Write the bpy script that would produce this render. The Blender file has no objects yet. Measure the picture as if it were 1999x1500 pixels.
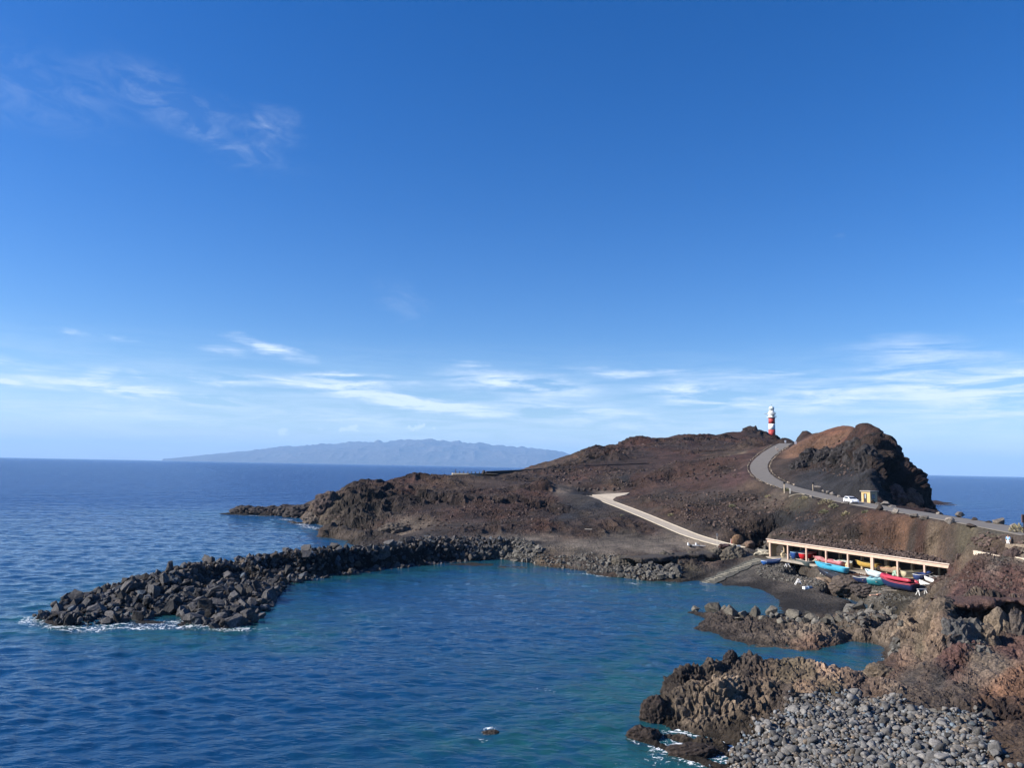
import bpy, bmesh, math, random
import numpy as np
from mathutils import Vector, Matrix, Euler
from mathutils.geometry import delaunay_2d_cdt
R = math.radians
random.seed(7); rng = np.random.default_rng(7)
S = bpy.context.scene
COL = S.collection
# ------------------------------------------------------------------ camera, sky, sun, exposure
CAMH = 20.0
FPX, CXP, CYP = 1500.0, 999.5, 750.0            # focal length and centre in photograph pixels
PITCH, ROLL = R(6.16), R(1.09)
SUN_EL, SUN_BEAR = R(31), R(264)                 # bearing clockwise from the view direction
_cp, _sp, _cr, _sr = math.cos(PITCH), math.sin(PITCH), math.cos(ROLL), math.sin(ROLL)
FW = np.array([0, _cp, _sp]); R0 = np.array([1.0, 0, 0]); U0 = np.array([0, -_sp, _cp])
RT = _cr*R0 + _sr*U0; UP = -_sr*R0 + _cr*U0
cam = bpy.data.cameras.new('camera'); camo = bpy.data.objects.new('camera', cam); COL.objects.link(camo)
camo.matrix_world = Matrix(((RT[0], UP[0], -FW[0], 0), (RT[1], UP[1], -FW[1], 0), (RT[2], UP[2], -FW[2], CAMH), (0, 0, 0, 1)))
cam.sensor_fit = 'HORIZONTAL'; cam.sensor_width = 36; cam.lens = 36*FPX/1999
cam.clip_start = 0.5; cam.clip_end = 200000
S.camera = camo
S.view_settings.view_transform = 'Standard'; S.view_settings.look = 'None'
S.view_settings.exposure = 0.94; S.view_settings.gamma = 1
sun = bpy.data.lights.new('sun', 'SUN'); sun.energy = 5.0; sun.angle = R(0.5); sun.color = (1.0, 0.93, 0.84)
suno = bpy.data.objects.new('sun', sun); COL.objects.link(suno)
SUNV = Vector((math.sin(SUN_BEAR)*math.cos(SUN_EL), math.cos(SUN_BEAR)*math.cos(SUN_EL), math.sin(SUN_EL)))
suno.rotation_euler = SUNV.to_track_quat('Z', 'Y').to_euler()
S.cycles.volume_bounces = 1; S.cycles.max_bounces = 5; S.cycles.diffuse_bounces = 2
S.cycles.volume_step_rate = 4

def pxdir(px, py):
    return FW + RT*((px-CXP)/FPX) + UP*((CYP-py)/FPX)

def nd(nt, t, **kw):
    n = nt.nodes.new(t)
    for k, v in kw.items():
        if k in ('inp',):
            for a, b in v.items(): n.inputs[a].default_value = b
        else: setattr(n, k, v)
    return n

def build_world():
    w = bpy.data.worlds.new('World'); S.world = w; w.use_nodes = True
    nt = w.node_tree; nt.nodes.clear(); L = nt.links.new
    sky = nd(nt, 'ShaderNodeTexSky', sky_type='NISHITA', sun_disc=False, sun_elevation=SUN_EL,
             sun_rotation=SUN_BEAR, altitude=0, air_density=1.0, dust_density=0.35, ozone_density=4.5)
    hs = nd(nt, 'ShaderNodeHueSaturation', inp={'Saturation': 1.35, 'Value': 1.0, 'Hue': 0.514})
    L(sky.outputs[0], hs.inputs['Color'])
    tc = nd(nt, 'ShaderNodeTexCoord'); sp = nd(nt, 'ShaderNodeSeparateXYZ'); L(tc.outputs['Generated'], sp.inputs[0])
    at = nd(nt, 'ShaderNodeMath', operation='ARCTAN2'); L(sp.outputs['X'], at.inputs[0]); L(sp.outputs['Y'], at.inputs[1])
    el = nd(nt, 'ShaderNodeMath', operation='ARCSINE'); L(sp.outputs['Z'], el.inputs[0])
    cb = nd(nt, 'ShaderNodeCombineXYZ'); L(at.outputs[0], cb.inputs[0]); L(el.outputs[0], cb.inputs[1])
    deg = nd(nt, 'ShaderNodeVectorMath', operation='SCALE', inp={'Scale': 180/math.pi}); L(cb.outputs[0], deg.inputs[0])
    # warp so that streak outlines are ragged
    wn = nd(nt, 'ShaderNodeTexNoise', inp={'Scale': 0.42, 'Detail': 6.0, 'Roughness': 0.62})
    mpw = nd(nt, 'ShaderNodeMapping'); mpw.inputs['Scale'].default_value = (0.6, 1.8, 1); L(deg.outputs[0], mpw.inputs[0]); L(mpw.outputs[0], wn.inputs['Vector'])
    sb = nd(nt, 'ShaderNodeVectorMath', operation='SUBTRACT'); sb.inputs[1].default_value = (.5, .5, .5); L(wn.outputs['Color'], sb.inputs[0])
    ml = nd(nt, 'ShaderNodeVectorMath', operation='MULTIPLY'); ml.inputs[1].default_value = (5.0, 1.5, 0); L(sb.outputs[0], ml.inputs[0])
    wp = nd(nt, 'ShaderNodeVectorMath', operation='ADD'); L(deg.outputs[0], wp.inputs[0]); L(ml.outputs[0], wp.inputs[1])
    def blob(px, py, hl, ht, ang, k, src, prev):
        d = pxdir(px, py); d = d/np.linalg.norm(d)
        a = math.degrees(math.atan2(d[0], d[1])); e = math.degrees(math.asin(d[2]))
        mp = nd(nt, 'ShaderNodeMapping', vector_type='TEXTURE')
        mp.inputs['Location'].default_value = (a, e, 0); mp.inputs['Rotation'].default_value = (0, 0, R(-ang))
        mp.inputs['Scale'].default_value = (hl/25.0, ht/25.0, 1); L(src.outputs[0], mp.inputs[0])
        ln = nd(nt, 'ShaderNodeVectorMath', operation='LENGTH'); L(mp.outputs[0], ln.inputs[0])
        mr = nd(nt, 'ShaderNodeMapRange', interpolation_type='SMOOTHSTEP', inp={'From Min': 1.0, 'From Max': 0.0, 'To Min': 0, 'To Max': k}); L(ln.outputs['Value'], mr.inputs[0])
        if prev is None: return mr
        ad = nd(nt, 'ShaderNodeMath', operation='ADD'); L(prev.outputs[0], ad.inputs[0]); L(mr.outputs[0], ad.inputs[1]); return ad
    streaks = [(270,765,240,17,4,1.35),(440,741,80,14,1,.8),(655,745,180,15,-1,1.1),(530,680,85,18,14,1.0),(445,683,50,10,0,.5),
      (800,782,330,20,6,1.25),(1010,752,200,32,4,1.05),(1120,802,190,24,3,.6),(1240,728,160,12,1,.7),(1370,768,140,36,5,.95),
      (1500,733,180,16,2,.6),(1610,772,110,30,3,.8),(1790,705,150,60,8,.5),(1900,770,260,70,3,.85),(1960,740,160,30,-4,.5),(1480,795,230,22,2,.55),
      (190,728,60,14,-12,.55),(285,733,30,10,12,.6),(915,710,35,10,0,.5),(15,748,40,9,0,.8),(40,710,80,12,4,.5),(240,661,35,8,0,.45),
      (140,647,30,7,10,.3),(250,805,300,16,2,.45),(700,815,260,16,1,.4),(1240,830,240,18,2,.35)]
    prev = None
    for s in streaks: prev = blob(*s, wp, prev)
    n1 = nd(nt, 'ShaderNodeTexNoise', inp={'Scale': 0.55, 'Detail': 9.0, 'Roughness': 0.66, 'Distortion': 0.5})
    mp1 = nd(nt, 'ShaderNodeMapping'); mp1.inputs['Scale'].default_value = (0.27, 2.5, 1); mp1.inputs['Rotation'].default_value = (0, 0, R(5)); L(deg.outputs[0], mp1.inputs[0]); L(mp1.outputs[0], n1.inputs['Vector'])
    m1 = nd(nt, 'ShaderNodeMapRange', inp={'From Min': 0.40, 'From Max': 0.64, 'To Min': 0.03, 'To Max': 1.55}); L(n1.outputs[0], m1.inputs[0])
    mu = nd(nt, 'ShaderNodeMath', operation='MULTIPLY'); L(prev.outputs[0], mu.inputs[0]); L(m1.outputs[0], mu.inputs[1])
    uppers = [(785,590,70,34,30,.17), (60,170,190,70,5,.14),(270,175,120,40,12,.13),(390,225,180,46,24,.19),(535,245,70,32,6,.26), (450,285,170,20,9,.13),(1641,457,12,4,0,.15),(1990,585,25,6,0,.2)]
    pu = None
    for q in uppers: pu = blob(q[0], q[1], q[2]*1.1, q[3]*1.25, q[4], q[5]*.95, wp, pu)
    nu_ = nd(nt, 'ShaderNodeTexNoise', inp={'Scale': .55, 'Detail': 8.0, 'Roughness': 0.62, 'Distortion': 1.6})
    mpu = nd(nt, 'ShaderNodeMapping'); mpu.inputs['Scale'].default_value = (.55, 1.1, 1); mpu.inputs['Rotation'].default_value = (0, 0, R(24)); L(deg.outputs[0], mpu.inputs[0]); L(mpu.outputs[0], nu_.inputs['Vector'])
    mu2 = nd(nt, 'ShaderNodeMapRange', inp={'From Min': 0.40, 'From Max': 0.72, 'To Min': 0.08, 'To Max': 1.0}); L(nu_.outputs[0], mu2.inputs[0])
    muu = nd(nt, 'ShaderNodeMath', operation='MULTIPLY'); L(pu.outputs[0], muu.inputs[0]); L(mu2.outputs[0], muu.inputs[1])
    mua = nd(nt, 'ShaderNodeMath', operation='ADD'); L(mu.outputs[0], mua.inputs[0]); L(muu.outputs[0], mua.inputs[1]); mu = mua
    # faint veil low over the sea
    sde = nd(nt, 'ShaderNodeSeparateXYZ'); L(deg.outputs[0], sde.inputs[0])
    v1 = nd(nt, 'ShaderNodeMapRange', interpolation_type='SMOOTHSTEP', inp={'From Min': 10.0, 'From Max': 1.5, 'To Min': 0, 'To Max': 0.32}); L(sde.outputs['Y'], v1.inputs[0])
    m2 = nd(nt, 'ShaderNodeMapRange', inp={'From Min': 0.38, 'From Max': 0.62, 'To Min': 0.35, 'To Max': 1.7}); L(n1.outputs[0], m2.inputs[0])
    mv = nd(nt, 'ShaderNodeMath', operation='MULTIPLY'); L(v1.outputs[0], mv.inputs[0]); L(m2.outputs[0], mv.inputs[1])
    tot = nd(nt, 'ShaderNodeMath', operation='ADD'); L(mu.outputs[0], tot.inputs[0]); L(mv.outputs[0], tot.inputs[1])
    # small cumulus over the far island
    wn2 = nd(nt, 'ShaderNodeTexNoise', inp={'Scale': 3.2, 'Detail': 5.0, 'Roughness': 0.6}); L(deg.outputs[0], wn2.inputs['Vector'])
    sb2 = nd(nt, 'ShaderNodeVectorMath', operation='SUBTRACT'); sb2.inputs[1].default_value = (.5, .5, .5); L(wn2.outputs['Color'], sb2.inputs[0])
    ml2 = nd(nt, 'ShaderNodeVectorMath', operation='MULTIPLY'); ml2.inputs[1].default_value = (1.3, .7, 0); L(sb2.outputs[0], ml2.inputs[0])
    wp2 = nd(nt, 'ShaderNodeVectorMath', operation='ADD'); L(deg.outputs[0], wp2.inputs[0]); L(ml2.outputs[0], wp2.inputs[1])
    pv = None
    for s in [(551,845,13,10,0,1.4),(668,839,14,7,0,1.4),(688,836,18,11,0,1.5),(624,839,7,5,0,1.0),(805,837,24,7,0,1.0),(822,832,16,8,0,1.1),(845,838,24,4,0,.7),(376,860,5,4,0,.6)]:
        pv = blob(*s, wp2, pv)
    cu = nd(nt, 'ShaderNodeMath', operation='MULTIPLY', inp={1: 1.15}, use_clamp=True); L(pv.outputs[0], cu.inputs[0])
    t2 = nd(nt, 'ShaderNodeMath', operation='MAXIMUM'); L(tot.outputs[0], t2.inputs[0]); L(cu.outputs[0], t2.inputs[1])
    cl = nd(nt, 'ShaderNodeMath', operation='MULTIPLY', inp={1: 0.86}, use_clamp=True); L(t2.outputs[0], cl.inputs[0])
    mx = nd(nt, 'ShaderNodeMix', data_type='RGBA'); L(cl.outputs[0], mx.inputs['Factor']); L(hs.outputs[0], mx.inputs['A'])
    mx.inputs['B'].default_value = (CLOUD[0], CLOUD[1], CLOUD[2], 1)
    bg = nd(nt, 'ShaderNodeBackground', inp={'Strength': SKYS}); L(mx.outputs['Result'], bg.inputs[0])
    o = nd(nt, 'ShaderNodeOutputWorld'); L(bg.outputs[0], o.inputs[0])
SKYS = 0.077
CLOUD = (6.3, 7.2, 8.2)
build_world()

# ------------------------------------------------------------------ numeric helpers
def Z(px, py, z):                                # the place on the ray of a photo point that lies at height z
    d = pxdir(px, py); t = (z-CAMH)/d[2]; return (d[0]*t, d[1]*t, z)
def D(px, py, y):                                # the place on that ray at depth y
    d = pxdir(px, py); t = y/d[1]; return (d[0]*t, y, CAMH+d[2]*t)
def B(px, y, z):                                 # a place hidden in the photo: column, depth, height
    return ((px-CXP)/FPX*y, y, z)

def _hash(i, j, k, s):
    h = (i.astype(np.int64)*374761393 + j.astype(np.int64)*668265263 + k.astype(np.int64)*2147483647 + s*144665) & 0xffffffff
    h = ((h ^ (h >> 13))*1274126177) & 0xffffffff
    h = ((h ^ (h >> 16))*2246822519) & 0xffffffff
    return (((h ^ (h >> 15)) & 0xffffff)/float(0xffffff)).astype(np.float32)
def vnoise(p, s=0):
    f = np.floor(p); t = (p-f).astype(np.float32); i = f.astype(np.int32); t = t*t*t*(t*(t*6-15)+10)
    r = 0
    for a in (0, 1):
        wa = t[:, 0] if a else 1-t[:, 0]
        for b in (0, 1):
            wb = t[:, 1] if b else 1-t[:, 1]
            for c in (0, 1):
                wc = t[:, 2] if c else 1-t[:, 2]
                r = r + wa*wb*wc*_hash(i[:, 0]+a, i[:, 1]+b, i[:, 2]+c, s)
    return r*2-1
def worley(p, s=0):
    f = np.floor(p); i = f.astype(np.int32); t = (p-f).astype(np.float32); best = np.full(len(p), 9.0, np.float32); sec = best.copy()
    for a in (-1, 0, 1):
        for b in (-1, 0, 1):
            for c in (-1, 0, 1):
                I, J, K = i[:, 0]+a, i[:, 1]+b, i[:, 2]+c
                h = _hash(I, J, K, s+11); h2 = (h*977.13) % 1; h3 = (h*3571.7) % 1
                d = (a+h-t[:, 0])**2 + (b+h2-t[:, 1])**2 + (c+h3-t[:, 2])**2
                m = d < best; sec = np.where(m, best, np.minimum(sec, d)); best = np.where(m, d, best)
    return np.sqrt(best), np.sqrt(sec)

# ------------------------------------------------------------------ terrain: feature lines of the coast, read as heights
LINES = []
def ln(*pts): LINES.append([tuple(p) for p in pts])
def zl(*t): ln(*[Z(*p) for p in t])
def dl(*t): ln(*[D(*p) for p in t])
def bl(*t): ln(*[B(*p) for p in t])
# foreground: cobble beach and lava outcrop
bl((1150,38,-3),(1300,38,-1.5),(1400,38,-.5),(1500,38,.6),(1700,38,1.6),(1900,38,2.2),(2250,38,3.2))
bl((900,46,-4),(1150,46,-2.5),(1300,47,-1.2),(1380,47,-.4),(1480,47,.7),(1700,47,1.7),(1900,47,2.3),(2250,47,3.2))
zl((1420,1530,0),(1402,1505,0),(1425,1480,0),(1436,1455,0))
zl((1262,1392,0),(1275,1410,0),(1310,1434,0),(1360,1449,0),(1436,1455,0))
zl((1230,1400,-1.4),(1240,1420,-1.1),(1300,1446,-.7),(1360,1458,-.6),(1400,1463,-.5))
zl((1232,1432,.15),(1262,1434,.45),(1300,1452,.35),(1350,1468,.45),(1385,1482,.3))
zl((1240,1448,-.7),(1300,1468,-.6),(1360,1488,-.5),(1390,1497,-.3))
zl((1200,1430,-1.4),(1180,1470,-1.5),(1250,1500,-1.4),(1330,1515,-.9))
dl((1268,1378,65.0),(1300,1362,65.0),(1345,1340,65.5),(1375,1320,66),(1405,1306,66.5),(1432,1318,66.5),(1450,1336,66.5))
dl((1462,1372,65.0),(1475,1352,66),(1500,1342,66.5),(1528,1352,66),(1540,1385,64.5))
dl((1560,1360,66.5),(1590,1343,67.5),(1618,1352,67),(1650,1362,66.5))
dl((1290,1398,63.0),(1330,1390,63),(1370,1382,63),(1410,1380,63),(1445,1392,62.5),(1480,1400,62.5),(1530,1400,62.5))
zl((1310,1425,.5),(1370,1432,.7),(1440,1432,.8),(1500,1418,1.2),(1545,1395,1.5))
bl((1330,70,1.0),(1400,71,1.2),(1480,70.5,1.0),(1540,70,1.1),(1620,70,1.2))
dl((1325,1312,71),(1335,1298,72.5),(1360,1296,73),(1400,1292,74),(1428,1284,75),(1490,1281,75.5),(1540,1289,75),(1600,1304,73.5),(1650,1317,72.5),(1690,1325,71.5),(1712,1338,70))
bl((1290,68,0),(1300,74,0),(1330,77.5,0),(1425,80,0),(1490,80,0),(1560,79,0),(1620,77,0),(1665,75,0))
bl((1250,66,-1.6),(1270,76,-1.6),(1330,81,-1.5),(1425,84,-1.5),(1490,84,-1.5),(1560,83,-1.3),(1620,80.5,-1),(1660,78.5,-.6))
# inlet
zl((1699,1319,0),(1715,1304,0),(1738,1294,0),(1741,1281,0),(1730,1262,0),(1691,1248,0),(1615,1240,0),(1557,1233,0),(1499,1223,0),(1441,1215,0),(1384,1208,0),(1341,1194,0))
zl((1690,1300,-.7),(1700,1280,-.8),(1650,1262,-1.1),(1590,1256,-1.3),(1500,1245,-1.6),(1420,1232,-2),(1350,1215,-2),(1310,1196,-2))
dl((1352,1191,112),(1390,1190,107.5),(1440,1196,104),(1499,1204,101.5),(1557,1210,99),(1615,1212,97),(1691,1213,95),(1730,1203,94.5))
bl((1330,116,-1.2),(1390,113,-.5),(1440,109,-.5),(1499,106.5,-.3),(1557,104,.2),(1615,102,.7),(1680,100.5,1.4))
# harbour beach
zl((1320,1147,0),(1350,1147,0),(1400,1144,0),(1470,1145,0),(1500,1158,0),(1522,1176,0),(1535,1198,0)); zl((1680,1190,1.0),(1720,1195,1.4),(1750,1205,1.7)); zl((1545,1165,.22),(1600,1181,.2),(1660,1194,.55))
zl((1350,1160,-.6),(1420,1160,-.6),(1480,1175,-.5),(1500,1190,-.4))
zl((1430,1128,.8),(1480,1127,1.0),(1560,1143,1.1),(1640,1163,1.2),(1720,1180,1.3),(1765,1188,1.6))
zl((1450,1104,1.9),(1490,1107,2.2),(1540,1118,2.3),(1600,1128,2.4),(1660,1140,2.4),(1720,1152,2.5),(1790,1162,2.7))
# slipway
zl((1452,1084,2.9),(1400,1110,1.3),(1330,1138,0)); zl((1482,1090,2.9),(1448,1120,.95),(1425,1139,0))
# shelf
zl((1000,1091,0),(1030,1106,0),(1045,1114,0),(1100,1119,0),(1160,1123,0),(1200,1132,0),(1245,1138,0),(1300,1134,0),(1330,1138,0))
zl((1000,1105,-1.5),(1030,1120,-1.5),(1100,1132,-1.5),(1200,1146,-1.5),(1260,1152,-1.2),(1300,1152,-.8))
zl((1130,1103,.7),(1200,1108,.8),(1250,1110,.8),(1320,1103,1.0),(1387,1097,1.2),(1434,1091,1.9)); zl((1200,1122,.5),(1260,1124,.55),(1320,1117,.6))
zl((1060,1096,.9),(1110,1082,1.9),(1180,1082,2.6),(1240,1083,2.9),(1320,1079,3.0),(1387,1074.5,3.1),(1436,1072.5,3.2),(1452,1077,3.1))
zl((940,1070,2.3),(1000,1074,2.0),(1060,1078,2.2)); 
zl((1010,1060,3.3),(1100,1066,3.2),(1200,1074,3.1),(1300,1073,3.2),(1400,1070,3.3),(1440,1069,3.3))
zl((930,1050,3.1),(1000,1046,3.6),(1100,1046,3.8),(1200,1048,3.9),(1280,1053,3.8),(1350,1061,3.6),(1420,1066,3.4))
# breakwater
BWI = [(88,1212),(118,1222),(180,1221),(260,1213),(340,1200),(370,1218),(430,1228),(500,1217),(530,1182),(548,1157),(565,1141),(620,1132),(700,1120),(800,1108),(870,1101),(960,1093),(1000,1091)]
BWC = [D(*p) for p in [(104,1211,96),(150,1199,99),(200,1182,103),(245,1163,107.5),(285,1137,112),(330,1117,117),(360,1102,121),(400,1095,126),(470,1084,132),(520,1078,136),(560,1074,139),(620,1069,142),(700,1063,150),(760,1060,155),(800,1058,160),(870,1056,166),(950,1058,171),(1040,1062,171)]]
zl(*[(a, b, 0) for a, b in BWI]); BWC = [(a, b, max(.15, c-(1.25 if k < 8 else .9))) for k, (a, b, c) in enumerate(BWC)]; ln(*BWC)
BWM = [Z(*p) for p in [(345,1160,1.0),(400,1140,.7),(470,1129,.5),(545,1126,.2)]]; ln(*BWM); zl((350,1195,.2),(400,1205,.0),(460,1205,.05),(500,1185,.1),(525,1158,.05))
zl((60,1228,-2),(180,1240,-2),(280,1228,-1.6),(370,1235,-1.5),(440,1244,-1.8),(530,1222,-2),(570,1170,-2),(640,1146,-2),(720,1132,-2),(820,1119,-1.8),(900,1111,-1.5),(980,1104,-1.2))
BWO = [B(92,99,0),B(150,107,0),B(238,119,0),B(320,130,0),B(395,139,0),B(515,150,0),B(635,161,0),B(745,170,0)]; ln(*BWO)
ln(B(30,106,-3),B(120,116,-3),B(230,127,-3),B(320,139,-3),B(395,149,-3),B(515,160,-3),B(635,172,-2.5),B(735,180,-1.2))
bl((780,172,2.6),(860,178,3.0),(930,180,3.1))
# headland at the left
zl((456,1004,0),(506,1006,0),(572,1015,0),(590,1023,0),(625,1033,0),(671,1044,0),(727,1047,0),(760,1049,0))
zl((440,1010,-2.5),(500,1013,-2.5),(560,1022,-2.5),(600,1036,-2.5),(650,1050,-2.5),(700,1053,-2))
dl((466,995,304),(506,990,304),(549,986,300),(590,984,296),(612,984,285)); dl((480,997,300),(530,996,297),(580,996,292))
bl((440,310,-1),(506,316,-1),(560,318,-1),(600,320,-1),(640,330,-2)); bl((430,335,-5),(560,345,-5),(640,350,-5))
dl((612,984,275),(627,968,268),(645,962,266),(654,974,268),(678,957,275),(690,946,280),(714,937,285),(763,939,292),(803,930,300),(836,926,308),(879,930,322))
dl((640,1000,255),(700,1005,245),(760,1008,238),(830,1008,232),(900,1008,227),(980,1012,222),(1050,1012,218),(1120,1012,216))
dl((700,970,265),(780,966,268),(860,964,268),(940,966,266),(1010,968,262),(1060,966,258),(1110,985,248))
zl((775,1050,1.5),(830,1049,2.6),(900,1048,3.0),(960,1046,3.4))
zl((640,1026,3.0),(690,1034,2.6),(740,1038,3.0))
bl((650,320,1),(700,330,2),(760,340,3),(810,345,4)); bl((650,350,-4),(760,370,-4),(850,380,-5),(950,430,-5),(1040,480,-5),(1150,560,-5),(1300,640,-5),(1500,660,-5))
dl((930,930,325),(980,932,320),(1030,942,300),(1068,944,285),(1085,948,278),(1100,962,268))
dl((1080,950,305),(1120,957,295),(1165,958,290),(1220,956,288))
zl((1150,968,10.9),(1175,975,10.2),(1240,1003,7.4)); dl((1232,966,263),(1215,980,250),(1260,1000,225))
# long ridge behind
dl((880,932,335),(940,927,342),(1010,921,348),(1100,915,352),(1180,911,356),(1270,908,358),(1340,900,360),(1420,888,365),(1480,878,370))
dl((930,935,335),(1010,930,338),(1100,923,342),(1180,920,345),(1260,918,348))
dl((985,925,380),(1005,920,390),(1040,908,405),(1100,892,430),(1150,880,440),(1200,868,455),(1240,861,460),(1275,861,462),(1320,849,470),(1345,845,478),(1380,852,480),(1430,839,488),(1460,840,494),(1480,843,498),(1500,849,500),(1518,856,495),(1526,866,470))
dl((1200,885,405),(1300,875,410),(1380,872,412),(1450,868,415),(1495,868,410))
# reddish mound in the middle
dl((1240,950,298),(1265,926,305),(1299,907,305),(1322,898,305),(1360,899,302),(1398,895,298),(1418,908,292),(1450,919,280))
bl((1270,335,19.5),(1350,335,20.5),(1430,335,21.5)); 
dl((1228,964,268),(1300,958,258),(1370,958,248),(1430,955,240),(1480,955,232),(1530,964,214),(1590,970,200))
dl((1265,985,235),(1340,985,228),(1420,990,215),(1500,1000,196),(1580,1005,180),(1650,1003,171))
dl((1320,1020,206),(1400,1025,192),(1470,1045,172),(1505,1046,168))
zl((1452,1063,3.6),(1490,1074,3.3),(1502,1087,3.0))
# bluff right of the road
dl((1512,858,385),(1522,859,383),(1535,862,380),(1550,860,375)); dl((1541,866,345),(1547,850,345),(1552,840,346),(1557,834,347),(1566,833,348),(1576,836,347),(1585,841,344),(1592,846,335),(1605,842,320),(1622,835,305),(1640,827,298),(1655,825,290),(1670,828,284),(1681,835,272),(1688,838,258),(1696,832,244),(1712,830,236),(1722,844,230),(1738,860,224),(1752,880,218),(1758,915,211),(1762,935,207),(1790,952,203),(1815,970,198),(1824,985,194),(1826,999,191))
dl((1520,905,288),(1545,895,287),(1585,885,283),(1625,872,275),(1660,868,252),(1690,862,232),(1704,868,212))
dl((1530,925,258),(1570,910,262),(1610,905,256),(1650,905,232),(1690,912,208),(1702,920,192))
dl((1704,868,212),(1702,920,192),(1707,950,184),(1716,980,178)); bl((1722,186,11),(1740,196,9),(1762,202,8),(1800,198,5),(1828,190,3)); bl((1725,177,12.8),(1760,180,12.3),(1800,178,12),(1835,172,11.8))
dl((1590,956,208),(1640,965,193),(1690,973,180),(1714,981,176),(1760,991,174),(1800,999,171),(1826,1004,168))
bl((1560,400,20),(1640,360,14),(1700,310,10),(1750,270,5),(1830,240,-4),(1860,215,-5)); bl((1560,470,-4),(1700,380,-5),(1800,320,-5),(1530,540,8),(1560,560,-5))
bl((1850,200,-4),(1862,185,0),(1880,168,2)); bl((1860,190,-5),(2000,160,-5),(2200,140,-5))
# right of the road, near side: slope, spur and wall terraces
dl((1888,1112,110),(1908,1094,108),(1960,1080,106),(2100,1084,103),(2250,1090,100))
dl((1880,1060,124),(1940,1065,115),(2000,1072,109),(2200,1085,104))
dl((1888,1112,102),(1872,1129,101),(1848,1144,100),(1820,1158,99),(1792,1165,97.5),(1785,1180,96))
dl((1888,1128,97),(1865,1150,93.5),(1850,1160,91),(1836,1180,85.5)); dl((1850,1172,89),(1880,1166,90),(1930,1160,90.5),(2000,1160,89))
dl((1900,1105,100),(1950,1100,99),(2000,1103,97),(2150,1110,95))
dl((1836,1186,83.5),(1846,1182,85.5),(1860,1178,87.2),(1875,1176,87.6),(1910,1168,87.6),(1960,1172,87),(2000,1172,86.4),(2200,1180,84)); bl((1856,86.2,2.3),(1870,86.6,2.4),(1915,86.8,2.4),(1960,86.2,2.6),(2000,85.6,2.8),(2200,83,3))
dl((1845,1262,82),(1880,1268,80.8),(1920,1270,80.4),(1960,1264,80.6),(2000,1258,80.2),(2200,1280,78))
dl((1775,1195,93),(1790,1215,90),(1805,1230,86.5),(1822,1232,83.5),(1835,1215,82.4),(1840,1200,82.6))
dl((1745,1252,87),(1760,1262,84.5),(1790,1262,83),(1820,1262,81.5))
zl((1742,1300,.5),(1780,1300,1.0),(1850,1305,1.4),(1920,1310,1.8),(1960,1315,2.2))
zl((1730,1340,.6),(1800,1345,1.0),(1880,1350,1.5),(1940,1360,2.0))
dl((1840,1292,76),(1855,1270,77),(1878,1258,78),(1900,1270,77),(1914,1300,74.5))
bl((1885,79.5,2.0),(1860,79.2,1.8))
dl((1942,1375,66.5),(1955,1340,70),(1975,1322,72),(2010,1310,74),(2100,1300,77))
dl((1938,1402,63.5),(1960,1412,62.5),(2000,1415,62.5),(2100,1420,62)); dl((1945,1372,64.5),(1975,1372,64.6),(2010,1370,64.8),(2100,1360,65))
zl((1760,1370,.9),(1830,1395,1.3),(1870,1420,1.6),(1930,1440,2.0),(2100,1450,2.6))
zl((1700,1352,.5),(1650,1372,1.0),(1600,1380,1.2)); zl((1750,1320,.6),(1720,1350,.35),(1700,1345,.25))
zl((1500,1440,.9),(1600,1430,1.3),(1700,1430,1.5),(1800,1440,1.6),(1900,1470,1.9))
# sea bed
for p in [(100,70,-5),(100,45,-5),(600,45,-5),(1000,60,-4.5),(700,80,-5),(1100,80,-4),(1200,90,-3.5),(900,110,-5),(1200,110,-3.5),(700,120,-4.5),(900,140,-3),(1080,130,-3),(1250,125,-2.5),
          (300,80,-5),(-40,80,-6),(-40,140,-6),(-40,300,-6),(-40,700,-6),(200,180,-6),(400,240,-6),(300,400,-6),(600,210,-5),(600,500,-6),(900,700,-6),(1300,700,-6),(1700,700,-6),(2250,700,-6),(2250,250,-6),(2000,250,-6),(1050,620,-6),(1160,60,-2.6),(1180,75,-2.8)]:
    LINES.append([B(*p)])

# garage line
GA = np.array(Z(1500, 1087, 3.0)[:2]); GB = np.array(Z(1868, 1105, 6.4)[:2]); GLEN = float(np.linalg.norm(GB-GA)); GE = (GB-GA)/GLEN; GN = np.array([-GE[1], GE[0]])
if GN[0] < 0: GN = -GN
def G(t, n, z): p = GA + GE*t + GN*n; return (float(p[0]), float(p[1]), z)
ln(G(-.6,-.4,3.0),G(10,-.4,2.9),G(25,-.4,2.9),G(GLEN,-.4,3.1)); ln(G(2,-2.5,2.9),G(15,-2.5,2.8),G(30,-2.5,2.8),G(GLEN,-2.5,3.1),G(GLEN+.4,-2.5,3.4)); ln(G(GLEN-8,-7,2.8),G(GLEN-2,-7,3.3),G(GLEN+2,-6,4.6)); ln(B(1835,112,3.9),B(1845,112,4.4),B(1855,112,5.0),B(1864,112,5.8),B(1872,112,6.9)); ln(B(1845,115,3.8),B(1856,115,4.4),B(1866,115,5.4)); ln(G(GLEN+1.3,-1,5.6),G(GLEN+1.3,3,7.0),G(GLEN+1.3,7,8.2)); ln(G(-.6,6.6,3.0),G(20,6.6,3.0),G(GLEN,6.6,3.0)); ln(G(-.8,7.4,6.6),G(20,7.4,6.6),G(GLEN,7.4,6.6)); ln(G(-1.2,0,3.4),G(-1.5,3,4.8),G(-1.6,6,6.2))

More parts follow.
